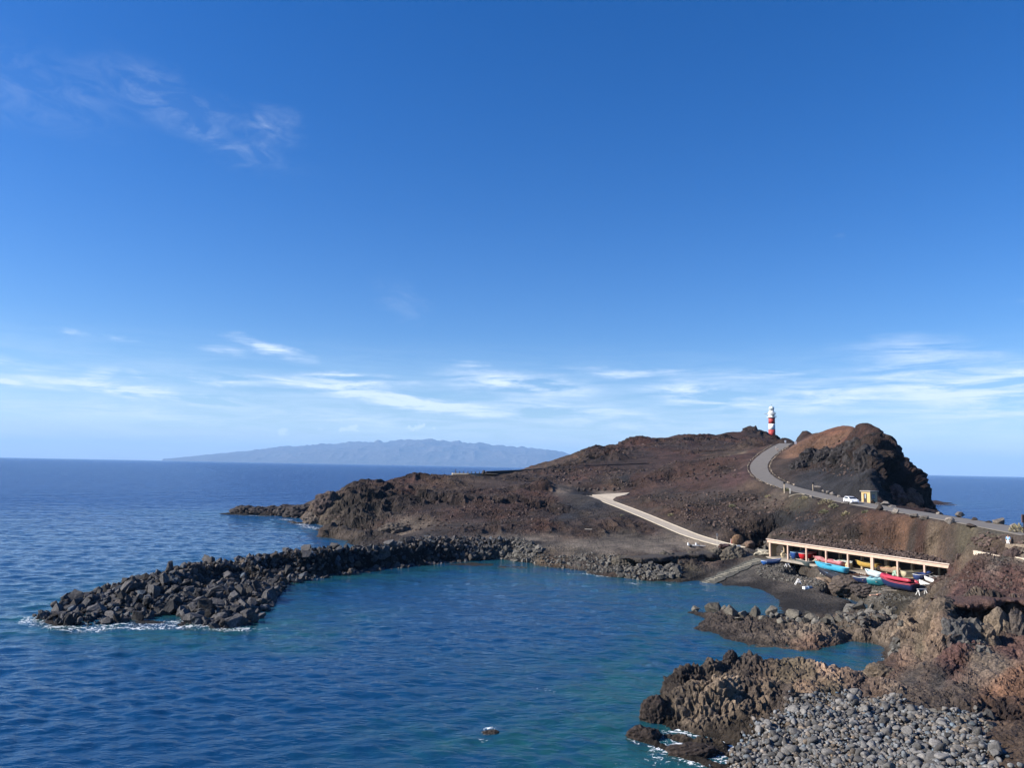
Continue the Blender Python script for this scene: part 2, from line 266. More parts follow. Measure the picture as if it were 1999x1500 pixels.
# road centre line, 3.1 m to each side
ROADC = [D(*p) for p in [(2200,1076,90),(2080,1054,102),(1999,1038,113),(1900,1020,127),(1820,1007,141),(1750,995.5,154),(1700,987.5,164),(1640,976,181),(1580,962,203),(1535,951,222),(1500,937,240),(1484,924,256),(1480,910,272),(1488,897,288),(1506,882,308),(1522,872,328),(1532,867,345),(1534,866,365)]]
PATHC = [D(*p) for p in [(1156,968.5,274),(1174,975,262)]] + [D(*p) for p in [(1196,983,248),(1224,993.5,233),(1260,1008,216),(1300,1025,202),(1350,1046,183),(1400,1061,170),(1440,1070,163)]]
SLIPC = [Z(1486,1091,2.9),Z(1440,1111,1.5),Z(1395,1131,.35),Z(1350,1151,-.6)]
TRAILC = [D(*p) for p in [(946,922,340),(1010,919.5,350),(1100,913,356),(1180,909,360),(1265,906,363)]]
def spline(P, n):
    P = np.array(P); t = np.r_[0, np.cumsum(np.linalg.norm(np.diff(P, axis=0), axis=1))]; q = np.linspace(0, t[-1], n)
    L_ = np.stack([np.interp(q, t, P[:, i]) for i in range(3)], 1)
    k = np.array([1, 2, 3, 4, 3, 2, 1.]); k /= k.sum(); pad = 3
    for _ in range(2):
        E = np.vstack([L_[:1]*0+2*L_[0]-L_[pad:0:-1], L_, 2*L_[-1]-L_[-2:-2-pad:-1]])
        L_ = np.stack([np.convolve(E[:, i], k, 'valid') for i in range(3)], 1)
    return L_
ROAD = spline(ROADC, 130); PATH = spline(PATHC, 70); SLIP = spline(SLIPC, 26); TRAIL = spline(TRAILC, 40)
def offs(P, w):
    T = np.gradient(P[:, :2], axis=0); T /= np.linalg.norm(T, axis=1)[:, None]; N = np.stack([-T[:, 1], T[:, 0]], 1)
    Q = P.copy(); Q[:, :2] += N*w; return Q
for w in (-3.6, 0, 3.6): LINES.append([tuple(p) for p in offs(ROAD, w)[::3]])
RS = offs(ROAD, 3.6 if offs(ROAD, 3.6)[5, 1] > ROAD[5, 1] else -3.6)
sgn = 1 if offs(ROAD, 3.6)[5, 1] > ROAD[5, 1] else -1
far = offs(ROAD, sgn*9)[:44]; far[:, 2] = ROAD[:44, 2]-2.5; LINES.append([tuple(p) for p in far[::4]])
far = offs(ROAD, sgn*22)[:42]; far[:, 2] = -4.5; LINES.append([tuple(p) for p in far[::4]])
for w in (-2, 0, 2): LINES.append([tuple(p) for p in offs(PATH, w)[::3]])

def uvp(X, Y): return X/Y, np.log(Y)
pts = []
for Ln in LINES:
    for a, b in zip(Ln[:-1], Ln[1:]):
        a = np.array(a); b = np.array(b)
        ua = np.array(uvp(a[0], a[1])); ub = np.array(uvp(b[0], b[1])); n = max(1, int(np.linalg.norm(ua-ub)/0.012))
        for i in range(n): pts.append(a+(b-a)*i/n)
    pts.append(np.array(Ln[-1]))
pts = np.array(pts); uu, vv = uvp(pts[:, 0], pts[:, 1])
keep = []; seen = set()
for i in range(len(pts)):
    k = (round(uu[i]/0.0018), round(vv[i]/0.0018))
    if k in seen: continue
    seen.add(k); keep.append(i)
pts = pts[keep]; uu = uu[keep]; vv = vv[keep]
U_A, U_B, V_A, V_B = -0.72, 0.80, math.log(38.0), math.log(690.0)
NU, NV = 1180, 1040
corner = np.array([[U_A-.02, V_A-.02, -5], [U_B+.02, V_A-.02, 3], [U_A-.02, V_B+.02, -6], [U_B+.02, V_B+.02, -6]])
uu = np.r_[uu, corner[:, 0]]; vv = np.r_[vv, corner[:, 1]]; zz = np.r_[pts[:, 2], corner[:, 2]]
cd = delaunay_2d_cdt([Vector((a, b)) for a, b in zip(uu, vv)], [], [], 0, 1e-7)
cv = np.array([tuple(v) for v in cd[0]]); cz = np.array([zz[o[0]] if len(o) else 0 for o in cd[3]])
GUx = np.linspace(U_A, U_B, NU); GVx = np.linspace(V_A, V_B, NV); du = GUx[1]-GUx[0]; dv = GVx[1]-GVx[0]
ZG = np.full((NV, NU), -6.0, np.float32)
for tri in cd[2]:
    (x0, y0), (x1, y1), (x2, y2) = cv[tri[0]], cv[tri[1]], cv[tri[2]]
    det = (y1-y2)*(x0-x2)+(x2-x1)*(y0-y2)
    if abs(det) < 1e-14: continue
    i0 = max(0, int((min(x0, x1, x2)-U_A)/du)); i1 = min(NU-1, int((max(x0, x1, x2)-U_A)/du)+1)
    j0 = max(0, int((min(y0, y1, y2)-V_A)/dv)); j1 = min(NV-1, int((max(y0, y1, y2)-V_A)/dv)+1)
    if i1 < i0 or j1 < j0: continue
    X, Y = np.meshgrid(GUx[i0:i1+1], GVx[j0:j1+1])
    a = ((y1-y2)*(X-x2)+(x2-x1)*(Y-y2))/det; b = ((y2-y0)*(X-x2)+(x0-x2)*(Y-y2))/det; c = 1-a-b
    m = (a >= -1e-6) & (b >= -1e-6) & (c >= -1e-6)
    zz_ = a*cz[tri[0]]+b*cz[tri[1]]+c*cz[tri[2]]
    sub = ZG[j0:j1+1, i0:i1+1]; sub[m] = zz_[m]
def gsm(A, s, ax):
    r = int(3*s); k = np.exp(-.5*(np.arange(-r, r+1)/s)**2); k /= k.sum()
    P_ = np.pad(A, [(r, r) if i == ax else (0, 0) for i in (0, 1)], mode='edge'); o = 0
    for i, w in enumerate(k): o = o + w*(P_[i:i+A.shape[0], :] if ax == 0 else P_[:, i:i+A.shape[1]])
    return o
ZS = gsm(gsm(ZG, 2.2, 0), 3.0, 1)
GU, GV = np.meshgrid(GUx, GVx); GY = np.exp(GV); GX = GU*GY
# keep the notch of the shelter crisp: inside it the unsmoothed floor
_t = (GX-GA[0])*GE[0]+(GY-GA[1])*GE[1]; _n = (GX-GA[0])*GN[0]+(GY-GA[1])*GN[1]
_in = (_t > -.6) & (_t < GLEN+.5) & (_n > -.6) & (_n < 6.9)
ZS = np.where(_in, np.minimum(ZS, 3.0), ZS)
_frt = (_t > GLEN-12) & (_t < GLEN+.5) & (_n > -6.5) & (_n <= -.5)
ZS = np.where(_frt, np.minimum(ZS, 3.1+np.clip(_t-(GLEN-7), 0, 9)*.2), ZS)
_roof = (_t > -1.0) & (_t < GLEN+1) & (_n >= 6.9) & (_n < 8.5)
ZS = np.where(_roof, np.maximum(ZS, 6.3), ZS)
def line_dist(P, X, Y):
    best = np.full(X.shape, 1e9, np.float32); zb = np.zeros(X.shape, np.float32)
    for a, b in zip(P[:-1], P[1:]):
        ex, ey = b[0]-a[0], b[1]-a[1]; L2 = ex*ex+ey*ey+1e-9
        t = np.clip(((X-a[0])*ex+(Y-a[1])*ey)/L2, 0, 1)
        d = np.hypot(X-a[0]-t*ex, Y-a[1]-t*ey); m = d < best
        best[m] = d[m]; zb[m] = (a[2]+t*(b[2]-a[2]))[m]
    return best, zb
AMPK = np.ones_like(ZS)
for P_, hw, ft in ((ROAD, 3.3, 4.5), (PATH, 1.9, 2.0), (SLIP, 2.4, 1.2), (TRAIL, 1.0, 1.5)):
    lo = P_.min(0)-12; hi = P_.max(0)+12
    m = (GX > lo[0]) & (GX < hi[0]) & (GY > lo[1]) & (GY < hi[1])
    d, zb = line_dist(P_, GX[m], GY[m]); w = np.clip((d-hw)/ft, 0, 1); w = w*w*(3-2*w)
    ZS[m] = ZS[m]*w+(zb-.12)*(1-w); AMPK[m] *= np.clip((d-hw+.2)/(ft+3), 0, 1)
AMPK[_in] = 0; AMPK[_frt] *= .25; AMPK[_roof] *= .2
def samp(A, x, y):
    x = np.asarray(x, float); y = np.asarray(y, float)
    fu = np.clip((x/y-U_A)/du, 0, NU-1.001); fv = np.clip((np.log(y)-V_A)/dv, 0, NV-1.001)
    i = fu.astype(int); j = fv.astype(int); a = fu-i; b = fv-j
    return A[j, i]*(1-a)*(1-b)+A[j, i+1]*a*(1-b)+A[j+1, i]*(1-a)*b+A[j+1, i+1]*a*b
def hit(px, py, A=None, dmin=40):               # where the ray of a photo point meets the ground (or the sea)
    A = ZS if A is None else A
    d = pxdir(px, py); ys = np.exp(np.linspace(math.log(dmin), math.log(680), 2600)); xs = d[0]/d[1]*ys; zr = CAMH+d[2]/d[1]*ys
    g = np.maximum(samp(A, xs, ys), 0); k = np.nonzero(zr <= g)[0]
    k = k[0] if len(k) else len(ys)-1
    return float(xs[k]), float(ys[k]), float(g[k])

# surface kinds: colour (albedo; undercut shade painted in on the shelf face) and height of the relief, by place
PAL = dict(redbrown=(.070,.041,.033), brown=(.080,.058,.044), dark=(.045,.032,.028), scree=(.034,.035,.040), rust=(.155,.092,.062), tan=(.25,.20,.15), tand=(.145,.12,.095),
           gravel=(.20,.175,.145), sand=(.05,.046,.042), maroon=(.090,.052,.047), wet=(.03,.024,.018), grey=(.16,.152,.135), pale=(.42,.36,.28), lava=(.058,.048,.042), warm=(.14,.11,.082), olive=(.10,.09,.065), black=(.02,.018,.018))
SEED = [ # px, py, colour, relief, [influence]
 (1265,1400,'wet',.5),(1300,1420,'wet',.5),(1400,1440,'wet',.45),(1330,1310,'lava',.6),(1290,1370,'lava',.6),(1400,1400,'tand',.6),(1340,1370,'tand',.6),(1400,1330,'tan',.75),(1430,1340,'tan',.75),(1370,1350,'tan',.7),
 (1420,1290,'lava',.5),(1470,1300,'lava',.5),(1500,1283,'tand',.5),(1560,1295,'tan',.5),(1620,1312,'tan',.45),(1680,1328,'tan',.45),(1460,1340,'lava',.6),(1500,1360,'warm',.7),(1530,1380,'lava',.6),(1590,1350,'warm',.6),(1640,1365,'olive',.4),(1560,1330,'olive',.4),(1600,1330,'olive',.35),
 (1450,1420,'wet',.4),(1520,1420,'wet',.3),(1600,1420,'grey',.2),(1750,1430,'grey',.2),(1850,1450,'grey',.2),(1500,1490,'wet',.2),(1650,1480,'grey',.2),
 (1240,1433,'wet',.6),(1300,1455,'wet',.6),(1370,1475,'wet',.5),(1740,1370,'brown',.35),(1800,1370,'lava',.35),(1850,1390,'lava',.3),(1700,1350,'lava',.4),(1760,1345,'tand',.4),(1790,1320,'sand',.15),(1850,1325,'sand',.12),(1900,1345,'lava',.4),(1860,1360,'lava',.4),
 (1930,1430,'brown',.2),(1970,1460,'brown',.2),(1990,1490,'brown',.2),(1960,1390,'dark',.4),(1980,1350,'rust',.5),(1990,1330,'rust',.4),(1960,1365,'rust',.4),(1960,1300,'tand',.15),(1930,1285,'tand',.2),(1975,1270,'maroon',.3),(1990,1240,'maroon',.3),
 (1880,1285,'maroon',.6),(1895,1270,'maroon',.6),(1860,1300,'maroon',.5),(1820,1290,'tand',.3),(1780,1290,'tand',.35),(1750,1305,'lava',.4),(1810,1270,'olive',.2),
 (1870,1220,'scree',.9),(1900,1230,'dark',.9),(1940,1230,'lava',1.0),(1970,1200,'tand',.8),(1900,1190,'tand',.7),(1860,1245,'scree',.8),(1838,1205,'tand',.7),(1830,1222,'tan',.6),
 (1790,1200,'tan',.8),(1800,1180,'tand',.8),(1810,1160,'tand',.7),(1780,1225,'tan',.7),(1780,1245,'warm',.6),(1760,1250,'lava',.7),(1820,1240,'warm',.6),
 (1870,1155,'maroon',.2),(1920,1140,'maroon',.3),(1980,1150,'maroon',.3),(1850,1125,'maroon',.15),(1900,1110,'redbrown',.5),(1980,1110,'maroon',.4),(1840,1150,'lava',.3),(1960,1165,'maroon',.2),
 (1390,1195,'lava',.4),(1440,1203,'lava',.5),(1510,1212,'lava',.5),(1580,1222,'tand',.5),(1640,1228,'tand',.5),(1700,1225,'tand',.6),(1735,1215,'tand',.6),(1730,1245,'lava',.5),
 (1560,1165,'sand',.05),(1640,1180,'sand',.05),(1480,1140,'sand',.06),(1560,1135,'grey',.12),(1700,1165,'grey',.15),(1740,1182,'olive',.1),(1500,1110,'grey',.12),(1640,1130,'grey',.12),(1780,1165,'grey',.2),(1460,1120,'grey',.1),
 (1490,1078,'tand',.3),(1500,1068,'lava',.4),(1497,1050,'lava',.4),(1465,1066,'warm',.4),(1455,1075,'gravel',.05),
 (1430,1095,'black',.8),(1350,1097,'black',1.0),(1250,1103,'black',1.0),(1330,1090,'lava',.7),(1200,1105,'lava',.5),(1130,1097,'grey',.3),(1060,1100,'olive',.8),(1100,1106,'olive',.8),(1150,1104,'lava',.8),(1100,1085,'gravel',.2),(1240,1125,'olive',.5),(1320,1118,'olive',.5),(1180,1082,'gravel',.12),(1420,1076,'gravel',.15),(1300,1078,'gravel',.1),(1230,1084,'tand',.3),(1350,1081,'tand',.3),  # black seeds paint the undercut's shadow onto the shelf face
 (1000,1085,'grey',.3),(960,1080,'grey',.3),(1040,1076,'grey',.3),(1150,1070,'gravel',.05),(1250,1068,'gravel',.05),(1350,1068,'gravel',.05),(1050,1055,'gravel',.06),(1200,1055,'gravel',.06),(950,1049,'tand',.08),(1080,1050,'tand',.08),(900,1050,'lava',.3),(1300,1058,'gravel',.05),
 (500,998,'black',.6),(560,996,'dark',.7),(610,1005,'tand',.8),(640,1015,'tand',.9),(645,985,'warm',.9),(680,1025,'lava',1.0),(640,968,'redbrown',.8),(720,1000,'lava',1.1),(740,1035,'lava',.8),(760,1022,'lava',1.0),(800,1030,'tand',.8),
 (700,970,'dark',1.0),(780,950,'redbrown',.5),(850,945,'brown',.5),(900,945,'brown',.5),(780,980,'dark',1.0),(860,980,'dark',1.0),(820,1000,'dark',1.1),(900,1000,'redbrown',.8),(960,1000,'redbrown',.8),(940,970,'dark',.9),(1000,960,'dark',1.0),(1020,990,'redbrown',.9),(900,1030,'lava',.8),(980,1030,'dark',.9),(1050,1000,'dark',1.0),(1060,960,'redbrown',.9),(860,1040,'lava',.7),(940,1040,'lava',.5),(1050,1030,'redbrown',.5),(1085,1005,'dark',1.0),
 (1110,1010,'scree',.3),(1150,1010,'lava',.5),(1200,1020,'lava',.5),(1180,1035,'brown',.3),(1120,1038,'brown',.2),(1250,1030,'brown',.3),(1150,990,'scree',.3),(1140,975,'sand',.1),(1100,955,'gravel',.1),(1180,962,'gravel',.06),(1130,965,'scree',.08),
 (1030,935,'dark',.9),(1090,930,'dark',.9),(960,933,'brown',.4),(1060,915,'brown',.4),(1150,930,'redbrown',.5),(1200,945,'brown',.4),(1160,945,'dark',.6),(1220,935,'scree',.3),(1240,940,'redbrown',.5),
 (1060,905,'brown',.5),(1120,895,'brown',.7),(1180,895,'dark',.9),(1180,880,'redbrown',.8),(1240,885,'dark',.9),(1240,870,'redbrown',.8),(1300,880,'redbrown',.9),(1350,850,'redbrown',1.2),(1320,870,'dark',.9),(1400,870,'dark',.9),(1430,848,'redbrown',1.2),(1480,850,'dark',1.2),(1500,862,'dark',1.1),(1380,885,'brown',.4),(1450,885,'warm',.25),(1470,878,'redbrown',.25),(1340,893,'redbrown',.7),(1440,895,'redbrown',.3),
 (1300,915,'dark',1.1),(1330,905,'redbrown',1.0),(1350,915,'redbrown',1.0),(1400,905,'redbrown',1.0),(1420,918,'dark',1.0),(1280,935,'redbrown',.8),(1380,935,'redbrown',.5),(1440,935,'maroon',.25),(1340,945,'redbrown',.5),(1240,960,'redbrown',.6),
 (1300,968,'lava',.6),(1400,970,'lava',.6),(1480,975,'lava',.5),(1550,985,'olive',.4),(1250,985,'brown',.4),(1340,1000,'brown',.6),(1420,1000,'lava',.6),(1380,1030,'lava',.5),(1450,1030,'brown',.5),(1490,1045,'dark',.4),(1440,1050,'brown',.3),(1470,960,'brown',.2),(1520,970,'tand',.1),
 (1540,1010,'scree',.2),(1520,1030,'scree',.25),(1580,1020,'scree',.2),(1600,1000,'brown',.4),(1650,1000,'brown',.25),(1640,1030,'brown',.25),(1700,1030,'rust',.2),(1770,1030,'rust',.2),(1700,1055,'redbrown',.6),(1600,1050,'lava',.6),(1800,1070,'redbrown',.7),(1780,1085,'lava',.7),(1850,1070,'brown',.5),(1830,1040,'warm',.2),(1900,1050,'olive',.12),(1900,1030,'olive',.08),(1950,1040,'olive',.08),(1860,1095,'lava',.2),(1650,1070,'lava',.7),(1950,1072,'brown',.4),(1990,1085,'gravel',.2),(1960,1090,'grey',.4),
 (1600,855,'rust',.4),(1640,840,'rust',.5),(1650,830,'redbrown',.8),(1700,840,'redbrown',.8),(1570,845,'dark',.9),(1555,852,'lava',.9),(1590,875,'rust',.35),(1560,885,'rust',.3),(1640,865,'rust',.35),(1680,860,'redbrown',.6),(1570,865,'rust',.3),(1530,900,'brown',.3),(1520,925,'brown',.25),(1540,915,'lava',.4),
 (1580,895,'black',1.1),(1560,905,'black',1.1),(1620,890,'black',1.2),(1660,885,'black',1.2),(1690,880,'lava',1.3),(1640,900,'black',1.1),(1600,925,'scree',.15),(1650,925,'scree',.12),(1660,945,'scree',.12),(1620,945,'scree',.12),(1690,930,'scree',.6),(1580,940,'scree',.3),(1695,950,'scree',.5),
 (1730,880,'dark',1.6),(1740,920,'dark',1.6),(1760,960,'dark',1.6),(1725,960,'dark',1.4),(1790,980,'dark',1.4),(1735,985,'redbrown',.5),(1780,995,'redbrown',.6),(1710,990,'redbrown',.2),(1850,1008,'redbrown',.15),(1950,1024,'redbrown',.15),
 (800,931,'redbrown',.4),(740,942,'redbrown',.5)]
SD = []
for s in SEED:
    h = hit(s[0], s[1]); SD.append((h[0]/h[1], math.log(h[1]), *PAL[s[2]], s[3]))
for Lp in (BWC, BWM): 
    for p in Lp: SD.append((p[0]/p[1], math.log(p[1]), *PAL['black'], .3))
for a, b in BWI: h = Z(a, b, 0); SD.append((h[0]/h[1], math.log(h[1]), *PAL['black'], .3))
SD = np.array(SD, np.float32)

sel = ZS > -2.2
ds = sel.copy(); ds[1:] |= sel[:-1]; ds[:-1] |= sel[1:]; ds[:, 1:] |= sel[:, :-1]; ds[:, :-1] |= sel[:, 1:]
idx = np.nonzero(ds.ravel())[0]
px_, py_, pz_ = GX.ravel()[idx], GY.ravel()[idx], ZS.ravel()[idx]
Pn = np.stack([px_, py_, pz_], 1).astype(np.float32)
w1 = vnoise(Pn/14, 3); w2 = vnoise(Pn/5, 5)
qu = GU.ravel()[idx].astype(np.float32)+(.010*w1+.005*w2)*np.minimum(1, 130/py_); qv = GV.ravel()[idx].astype(np.float32)+(.02*vnoise(Pn/12, 9)+.01*w2)*np.minimum(1, 130/py_)
acc = np.zeros((len(idx), 4), np.float32); wt = np.zeros(len(idx), np.float32)
for s in SD:
    d2 = (qu-s[0])**2+(.42*(qv-s[1]))**2+2.5e-5; w = 1/(d2*d2)
    wt += w; acc += w[:, None]*s[2:6]
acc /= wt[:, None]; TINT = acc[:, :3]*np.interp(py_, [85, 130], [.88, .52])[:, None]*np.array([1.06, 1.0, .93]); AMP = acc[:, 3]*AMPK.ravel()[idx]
# relief: pushed along the smooth normals so that crags overhang a little
gv_, gu_ = np.gradient(ZS.astype(np.float64)); 
Xu, Yv = GY*du, GY*dv
# partials on the polar grid
tu = np.stack([Xu, np.zeros_like(Xu), gu_], -1); tv = np.stack([GX*dv, GY*dv, gv_], -1)
N_ = np.cross(tu, tv).reshape(-1, 3)[idx]; N_ /= np.linalg.norm(N_, axis=1)[:, None]; N_[N_[:, 2] < 0] *= -1
del tu, tv
N_ = N_.astype(np.float32)
o1 = vnoise(Pn/9+w1[:, None]*.4, 21); o2 = 1-2*np.abs(vnoise(Pn/4.2, 22)); f1, f2 = worley(Pn/2.6+w2[:, None]*.25, 3); o3 = (.75-f1)
o4 = 1-2*np.abs(vnoise(Pn/1.5, 24)); o5 = vnoise(Pn/.75, 25); fa, fb = worley(Pn/.95, 8); o6 = (.6-fa)
o7 = 1-2*np.abs(vnoise(Pn/.36, 27))
nk = 1+.6*np.clip((110-py_)/30, 0, 1)
pm_ = vnoise(Pn/24, 61)*.8+vnoise(Pn/11, 62)*.45; patchy = np.clip(.75+1.5*pm_, .12, 1.9)
farw = np.interp(py_, [110, 190], [0, 1]); patchy = 1+(patchy-1)*farw
AMP = AMP*patchy
nr_ = np.clip((100-py_)/20, 0, 1)
disp = AMP*((.72+.75*farw+.25*nr_)*o1+(.55+.62*farw+.25*nr_)*o2+.40*o3+nk*(np.clip(2.2-py_/170, .15, 1)*.30*o4+np.clip(2-py_/140, 0, 1)*.24*o6+np.clip(1.9-py_/120, 0, 1)*.28*o5+np.clip(1.7-py_/90, 0, 1)*.26*o7))
disp -= AMP*.30*np.clip(1.9-py_/120, 0, 1)*np.clip(.13-(fb-fa), 0, .13)/.13
steep = np.clip((1-N_[:, 2])*2.2, 0, 1)
crev = np.clip(.09-(f2-f1), 0, .09)/.09
disp -= AMP*.35*crev
sm = np.clip(AMP*3, 0, 1)
disp += (1-sm)*.035*o4*np.clip(AMPK.ravel()[idx], 0, 1)
PD = Pn+N_*disp[:, None]
# keep the shoreline where it is: relief fades at the water
near = np.clip((pz_+.4)/1.2, .35, 1)
PD = Pn+(PD-Pn)*near[:, None]
v_t = 1+.34*w2+.24*o5+.34*vnoise(Pn/2.1, 31)+.28*w1
TINT = TINT*np.clip(v_t, .35, 1.9)[:, None]
rd = np.clip(vnoise(Pn/9, 41)*1.9-.1, 0, 1)*sm               # redder cinder patches
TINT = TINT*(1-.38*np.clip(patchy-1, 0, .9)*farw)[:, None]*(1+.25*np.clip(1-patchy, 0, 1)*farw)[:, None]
TINT = TINT*(1+rd[:, None]*np.array([.16, -.03, -.06]))
wet = np.clip((.55+.2*w2-PD[:, 2])/.35, 0, 1)                  # dark wet band of rock at the water
TINT = TINT*(1-.5*wet[:, None])
ZD = ZS.copy(); ZD.ravel()[idx] = PD[:, 2]

def build_mesh(name, V, Fq, mat=None, smooth=False, attrs=None):
    me = bpy.data.meshes.new(name); n = len(V); m = len(Fq); k = Fq.shape[1]
    me.vertices.add(n); me.vertices.foreach_set('co', np.ascontiguousarray(V, np.float32).ravel())
    me.loops.add(m*k); me.loops.foreach_set('vertex_index', np.ascontiguousarray(Fq, np.int32).ravel())
    me.polygons.add(m); me.polygons.foreach_set('loop_start', np.arange(0, m*k, k, dtype=np.int32))
    try: me.polygons.foreach_set('loop_total', np.full(m, k, np.int32))
    except Exception: pass
    me.polygons.foreach_set('use_smooth', np.full(m, bool(smooth)))
    for an, (ty, dat) in (attrs or {}).items():
        a = me.attributes.new(an, ty, 'POINT')
        a.data.foreach_set('color' if ty == 'FLOAT_COLOR' else 'value', np.ascontiguousarray(dat, np.float32).ravel())
    me.update(calc_edges=True)
    if mat: me.materials.append(mat)
    return me
def put(name, me, parent=None, loc=None, rot=None, scale=None, **props):
    o = bpy.data.objects.new(name, me); COL.objects.link(o)
    if parent is not None: o.parent = parent
    if loc is not None: o.location = loc
    if rot is not None: o.rotation_euler = rot
    if scale is not None: o.scale = (scale,)*3 if isinstance(scale, (int, float)) else scale
    for k, v in props.items(): o[k] = v
    return o
def grid_faces(mask2d):
    nv, nu = mask2d.shape; I = np.arange(nv*nu).reshape(nv, nu)
    q = mask2d[:-1, :-1] & mask2d[1:, :-1] & mask2d[1:, 1:] & mask2d[:-1, 1:]
    a, b, c, d = I[:-1, :-1][q], I[:-1, 1:][q], I[1:, 1:][q], I[1:, :-1][q]
    return np.stack([a, b, c, d], 1)

# ------------------------------------------------------------------ materials
def newmat(name):
    m = bpy.data.materials.new(name); m.use_nodes = True; nt = m.node_tree; nt.nodes.clear()
    o = nd(nt, 'ShaderNodeOutputMaterial'); b = nd(nt, 'ShaderNodeBsdfPrincipled'); nt.links.new(b.outputs[0], o.inputs[0])
    return m, nt, b
def pmat(name, col, rough=.6, vary=.12, scale=3.0, bump=.0, metal=0, spec=.4, dist=.02, coat=0):
    m, nt, b = newmat(name); L = nt.links.new
    tc = nd(nt, 'ShaderNodeTexCoord'); no = nd(nt, 'ShaderNodeTexNoise', inp={'Scale': scale, 'Detail': 6, 'Roughness': .65}); L(tc.outputs['Object'], no.inputs['Vector'])
    mr = nd(nt, 'ShaderNodeMapRange', inp={'From Min': .3, 'From Max': .7, 'To Min': 1-vary, 'To Max': 1+vary}); L(no.outputs[0], mr.inputs[0])
    mx = nd(nt, 'ShaderNodeVectorMath', operation='SCALE'); mx.inputs[0].default_value = col; L(mr.outputs[0], mx.inputs['Scale'])
    L(mx.outputs[0], b.inputs['Base Color']); b.inputs['Roughness'].default_value = rough; b.inputs['Metallic'].default_value = metal
    b.inputs['Specular IOR Level'].default_value = spec; b.inputs['Coat Weight'].default_value = coat
    if bump:
        bp = nd(nt, 'ShaderNodeBump', inp={'Strength': bump, 'Distance': dist}); L(no.outputs[0], bp.inputs['Height']); L(bp.outputs[0], b.inputs['Normal'])
    return m
def rock_mat(name, col=None, attr=None, rand=.0, bumpd=.12, scale=1.0, spots=0.0):
    m, nt, b = newmat(name); L = nt.links.new
    tc = nd(nt, 'ShaderNodeTexCoord')
    n1 = nd(nt, 'ShaderNodeTexNoise', inp={'Scale': 1.3*scale, 'Detail': 9, 'Roughness': .72}); L(tc.outputs['Object'], n1.inputs['Vector'])
    n2 = nd(nt, 'ShaderNodeTexVoronoi', inp={'Scale': 2.4*scale}); L(tc.outputs['Object'], n2.inputs['Vector'])
    mr = nd(nt, 'ShaderNodeMapRange', inp={'From Min': .3, 'From Max': .72, 'To Min': .62, 'To Max': 1.45}); L(n1.outputs[0], mr.inputs[0])
    sc = nd(nt, 'ShaderNodeVectorMath', operation='SCALE'); n3 = nd(nt, 'ShaderNodeTexNoise', inp={'Scale': 3.6*scale, 'Detail': 5, 'Roughness': .8}); L(tc.outputs['Object'], n3.inputs['Vector'])
    mr3 = nd(nt, 'ShaderNodeMapRange', inp={'From Min': .32, 'From Max': .68, 'To Min': .45, 'To Max': 1.6}); L(n3.outputs[0], mr3.inputs[0])
    mm = nd(nt, 'ShaderNodeMath', operation='MULTIPLY'); L(mr.outputs[0], mm.inputs[0]); L(mr3.outputs[0], mm.inputs[1]); L(mm.outputs[0], sc.inputs['Scale'])
    if attr:
        at = nd(nt, 'ShaderNodeAttribute', attribute_name=attr); L(at.outputs['Color'], sc.inputs[0])
    elif rand:
        oi = nd(nt, 'ShaderNodeObjectInfo'); mr2 = nd(nt, 'ShaderNodeMapRange', inp={'To Min': 1-rand, 'To Max': 1+rand}); L(oi.outputs['Random'], mr2.inputs[0])
        s2 = nd(nt, 'ShaderNodeVectorMath', operation='SCALE'); s2.inputs[0].default_value = col; L(mr2.outputs[0], s2.inputs['Scale']); L(s2.outputs[0], sc.inputs[0])
    else: sc.inputs[0].default_value = col
    L(sc.outputs[0], b.inputs['Base Color']); b.inputs['Roughness'].default_value = .88; b.inputs['Specular IOR Level'].default_value = .25
    ad = nd(nt, 'ShaderNodeMath', operation='MULTIPLY_ADD', inp={1: -.5}); L(n2.outputs['Distance'], ad.inputs[0]); L(n1.outputs[0], ad.inputs[2])
    bp = nd(nt, 'ShaderNodeBump', inp={'Strength': 1.0, 'Distance': bumpd}); ad2 = nd(nt, 'ShaderNodeMath', operation='MULTIPLY_ADD', inp={1: .55}); L(n3.outputs[0], ad2.inputs[0]); L(ad.outputs[0], ad2.inputs[2]); L(ad2.outputs[0], bp.inputs['Height']); L(bp.outputs[0], b.inputs['Normal'])
    return m
M_TERR = rock_mat('volcanic_ground', attr='tint', bumpd=.42)
terr = build_mesh('headland', np.zeros((1, 3)), np.zeros((0, 4), int))
mask = np.zeros(NV*NU, bool); mask[idx] = True; mask = mask.reshape(NV, NU)
Fq = grid_faces(mask); rem = np.full(NV*NU, -1, np.int64); rem[idx] = np.arange(len(idx)); Fq = rem[Fq]
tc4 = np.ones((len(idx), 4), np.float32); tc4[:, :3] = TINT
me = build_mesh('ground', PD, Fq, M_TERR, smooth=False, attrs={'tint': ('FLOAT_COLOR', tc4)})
put('ground', me, kind='structure')
bpy.data.meshes.remove(terr)

